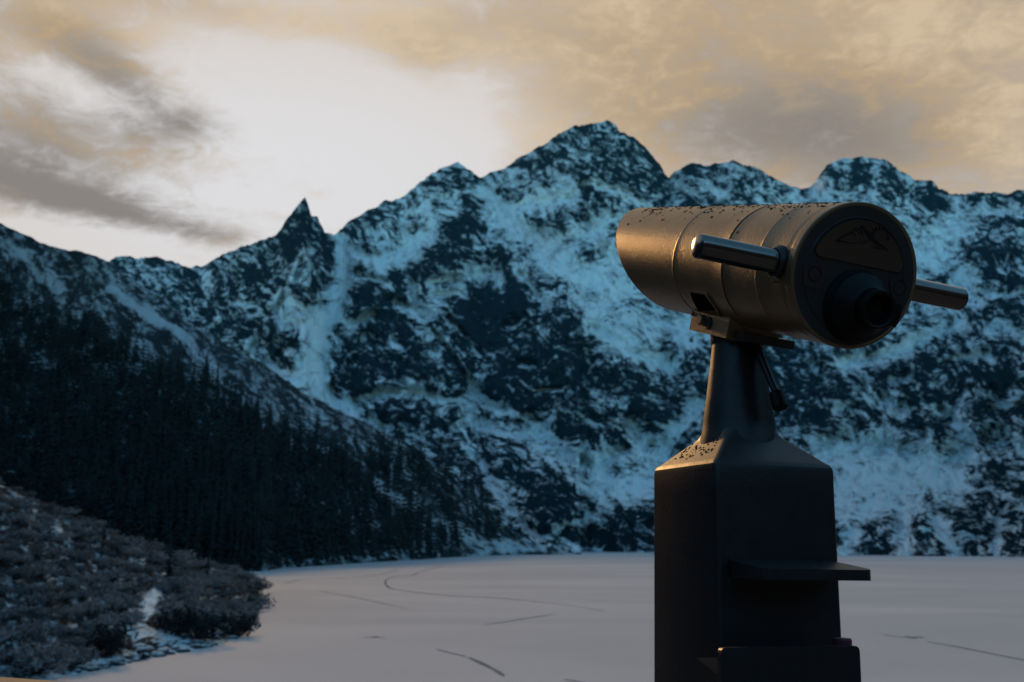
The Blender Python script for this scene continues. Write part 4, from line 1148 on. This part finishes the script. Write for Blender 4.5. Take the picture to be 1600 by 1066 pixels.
finish(bm, 'knob', MAT_BLACK, lev, M_, sharp=30)

# pedestal body: square column with a hipped shoulder
def rsq(h, r, k=6):
    out_ = []
    for sx, sy, a0_ in ((1, 1, 0), (-1, 1, 90), (-1, -1, 180), (1, -1, 270)):
        for j in range(k + 1):
            a = R_(a0_ + 90 * j / k)
            out_.append((sx * (h - r) + r * math.cos(a), sy * (h - r) + r * math.sin(a)))
    return out_
A = .1335
lv = [(-1.23, A + .004, .011), (-.5, A + .003, .011), (-.1, A + .001, .011), (.10, A, .011), (.139, A, .011), (.147, A - .0012, .011), (.153, A - .0045, .011), (.1572, A - .010, .012),
      (.180, A - .0345, .012), (.203, A - .0605, .014), (.209, .0685, .02), (.2165, .066, .03), (.226, .0655, .04)]
def column(levels, name, mat, parent):
    bm = bmesh.new()
    rg_ = [[bm.verts.new((x, y, z)) for x, y in rsq(h, min(r, h * .98))] for z, h, r in levels]
    for a, b in zip(rg_[:-1], rg_[1:]):
        for k in range(len(a)): bm.faces.new((a[k], a[(k + 1) % len(a)], b[(k + 1) % len(a)], b[k]))
    bm.faces.new(rg_[0][::-1]); bm.faces.new(rg_[-1])
    return finish(bm, name, mat, parent, MP, sharp=28)
post = column(lv[:6], 'pedestal', MAT_POST, scope)
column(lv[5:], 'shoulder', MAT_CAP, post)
# foot plate on the terrace
bm = bmesh.new(); box(bm, -.2, .2, -.2, .2, DECK - H, DECK - H + .03)
fpz = finish(bm, 'foot_plate', MAT_POST, scope, Matrix.Translation((PX - .026, PY, H)) @ Matrix.Rotation(YAW, 4, 'Z'), bev=.004)
# ledge with rounded outer corners on the front
bm = bmesh.new()
def slab(poly, z0, z1):
    a = [bm.verts.new((x, y, z0)) for x, y in poly]; b = [bm.verts.new((x, y, z1)) for x, y in poly]
    bm.faces.new(a[::-1]); bm.faces.new(b)
    for i in range(len(poly)): bm.faces.new((a[i], a[(i + 1) % len(poly)], b[(i + 1) % len(poly)], b[i]))
slab(rpoly([(-.112, -A + .004), (-.112, -A - .122), (.120, -A - .122), (.120, -A + .004)], .022), -.064, -.043)
for v in bm.verts:
    if v.co.z > -.05: v.co.z += (v.co.y + A + .122) * .11 - .002
finish(bm, 'ledge', MAT_POST, post, MP, bev=.009, seg=4)
# coin box low on the front
bm = bmesh.new(); box(bm, -.178, .090, -A - .088, -A + .003, -.75, -.207)
for v in bm.verts:
    if v.co.z > -.5 and v.co.y < -A - .05: v.co.z -= .024
cb = finish(bm, 'coin_box', MAT_POST, post, MP, bev=.003)
bm = bmesh.new()
prism(bm, rpoly([(-.187, -.75), (.096, -.75), (.096, -.179), (-.187, -.179)], .011), -A - .100, -A - .0885)
finish(bm, 'front_panel', MAT_POST, cb, MP, bev=.002)
bm = bmesh.new(); lathe_y(bm, [(0, -.22), (.017, -.22), (.017, -.178), (.015, -.175), (0, -.175)], 24)
MAT_PURPLE = plain('dull_red_cap', (.14, .03, .05), .4, .2, 20, bstr=0)
finish(bm, 'lock_cap', MAT_PURPLE, cb, MP @ Matrix.Translation((.080, -A - .072, .007)) @ Matrix.Rotation(math.pi / 2, 4, 'X'), sharp=30)

# specks of grime and meltwater on the upper surfaces
def specks(bm, spots):
    for p_, nrm, s_ in spots:
        t1 = nrm.orthogonal().normalized(); t2 = nrm.cross(t1)
        a0_ = random.uniform(0, 6.28); el = random.uniform(.5, 1.0)
        ring = []
        for k in range(7):
            a = 6.28318 * k / 7
            q_ = t1 * (math.cos(a) * math.cos(a0_) - el * math.sin(a) * math.sin(a0_)) + t2 * (math.cos(a) * math.sin(a0_) + el * math.sin(a) * math.cos(a0_))
            ring.append(bm.verts.new(p_ + q_ * s_ * random.uniform(.75, 1.2)))
        top = bm.verts.new(p_ + nrm * s_ * .35)
        for k in range(7): bm.faces.new((ring[k], ring[(k + 1) % 7], top))
bm = bmesh.new()
sp_ = []
for i in range(640):
    y = random.uniform(.03, .80)
    if abs(y - SEAM) < .006: continue
    a = R_(90 + random.gauss(10, 17)); r_ = rad(y) + .0004
    nrm = Vector((math.cos(a), 0, math.sin(a)))
    sp_.append((Vector((math.cos(a) * r_, y, math.sin(a) * r_)), nrm, random.uniform(.0014, .0044)))
specks(bm, sp_)
tag(finish(bm, 'grime_specks', MAT_SPECK_AND_SHADE, scope, MH, smooth=False), kind='stuff')
bm = bmesh.new(); sp_ = []
for i in range(60):
    # left hip of the shoulder
    f = random.uniform(.15, .95); y = random.uniform(-.7, .8)
    h_ = .1245 + (.073 - .1245) * f; z = .1575 + (.203 - .1575) * f
    nrm = Vector((-.66, 0, .75)).normalized()
    sp_.append((Vector((-h_ - .0003, y * h_, z + .0004)), nrm, random.uniform(.0015, .0042)))
specks(bm, sp_)
tag(finish(bm, 'grime_specks', MAT_SPECK_AND_SHADE, scope, MP, smooth=False), kind='stuff')

# ------------------------------------------------------------------ wooden handrail in the lower left corner
MAT_WOOD = plain('weathered_wood', (.17, .14, .115), .8, .3, 18, .3)
rail = empty('handrail', (0, 0, DECK))
tag(rail, 'weathered brown wooden handrail cutting the lower left corner', 'railing')
pa = at(-420, 1046, 3.9); pb = at(120, 1071, 3.2)
dr = (pb - pa); dr.z = 0; dirn = dr.normalized()
zt_ = (at(10, 1062, 3.35)).z
MR = Matrix.Translation((pb.x, pb.y, zt_)) @ Matrix.Rotation(math.atan2(-dirn.y, -dirn.x), 4, 'Z')
MRl = Matrix.Translation((0, 0, -DECK)) @ MR
Lr = dr.length + .6
bm = bmesh.new(); box(bm, -.05, Lr, -.06, .06, -.055, 0)
finish(bm, 'top_rail', MAT_WOOD, rail, MRl, bev=.01)
for x in (.0, Lr - .15):
    bm = bmesh.new(); box(bm, x, x + .09, -.045, .045, DECK - zt_, -.056)
    finish(bm, 'post', MAT_WOOD, rail, MRl, bev=.006)
bm = bmesh.new(); box(bm, .095, Lr - .155, -.02, .02, (DECK - zt_) * .5 - .04, (DECK - zt_) * .5 + .04)
finish(bm, 'lower_rail', MAT_WOOD, rail, MRl, bev=.006)

# ------------------------------------------------------------------ air
hm = bpy.data.materials.new('thin_blue_air'); hm.use_nodes = True
hm.node_tree.nodes.clear()
pv = hm.node_tree.nodes.new('ShaderNodeVolumePrincipled'); ho = hm.node_tree.nodes.new('ShaderNodeOutputMaterial')
pv.inputs['Color'].default_value = (.14, .60, .95, 1)
pv.inputs['Density'].default_value = .000025
pv.inputs['Anisotropy'].default_value = 0.0
hm.node_tree.links.new(pv.outputs[0], ho.inputs['Volume'])
hm.cycles.homogeneous_volume = True
bm = bmesh.new()
bmesh.ops.create_cube(bm, size=1)
for v in bm.verts: v.co = Vector((v.co.x * 6200, v.co.y * 4900 + 950, -8 if v.co.z < 0 else 1250))
me = bpy.data.meshes.new('haze'); bm.to_mesh(me); bm.free()
tag(link('haze', me, mat=hm), kind='stuff')
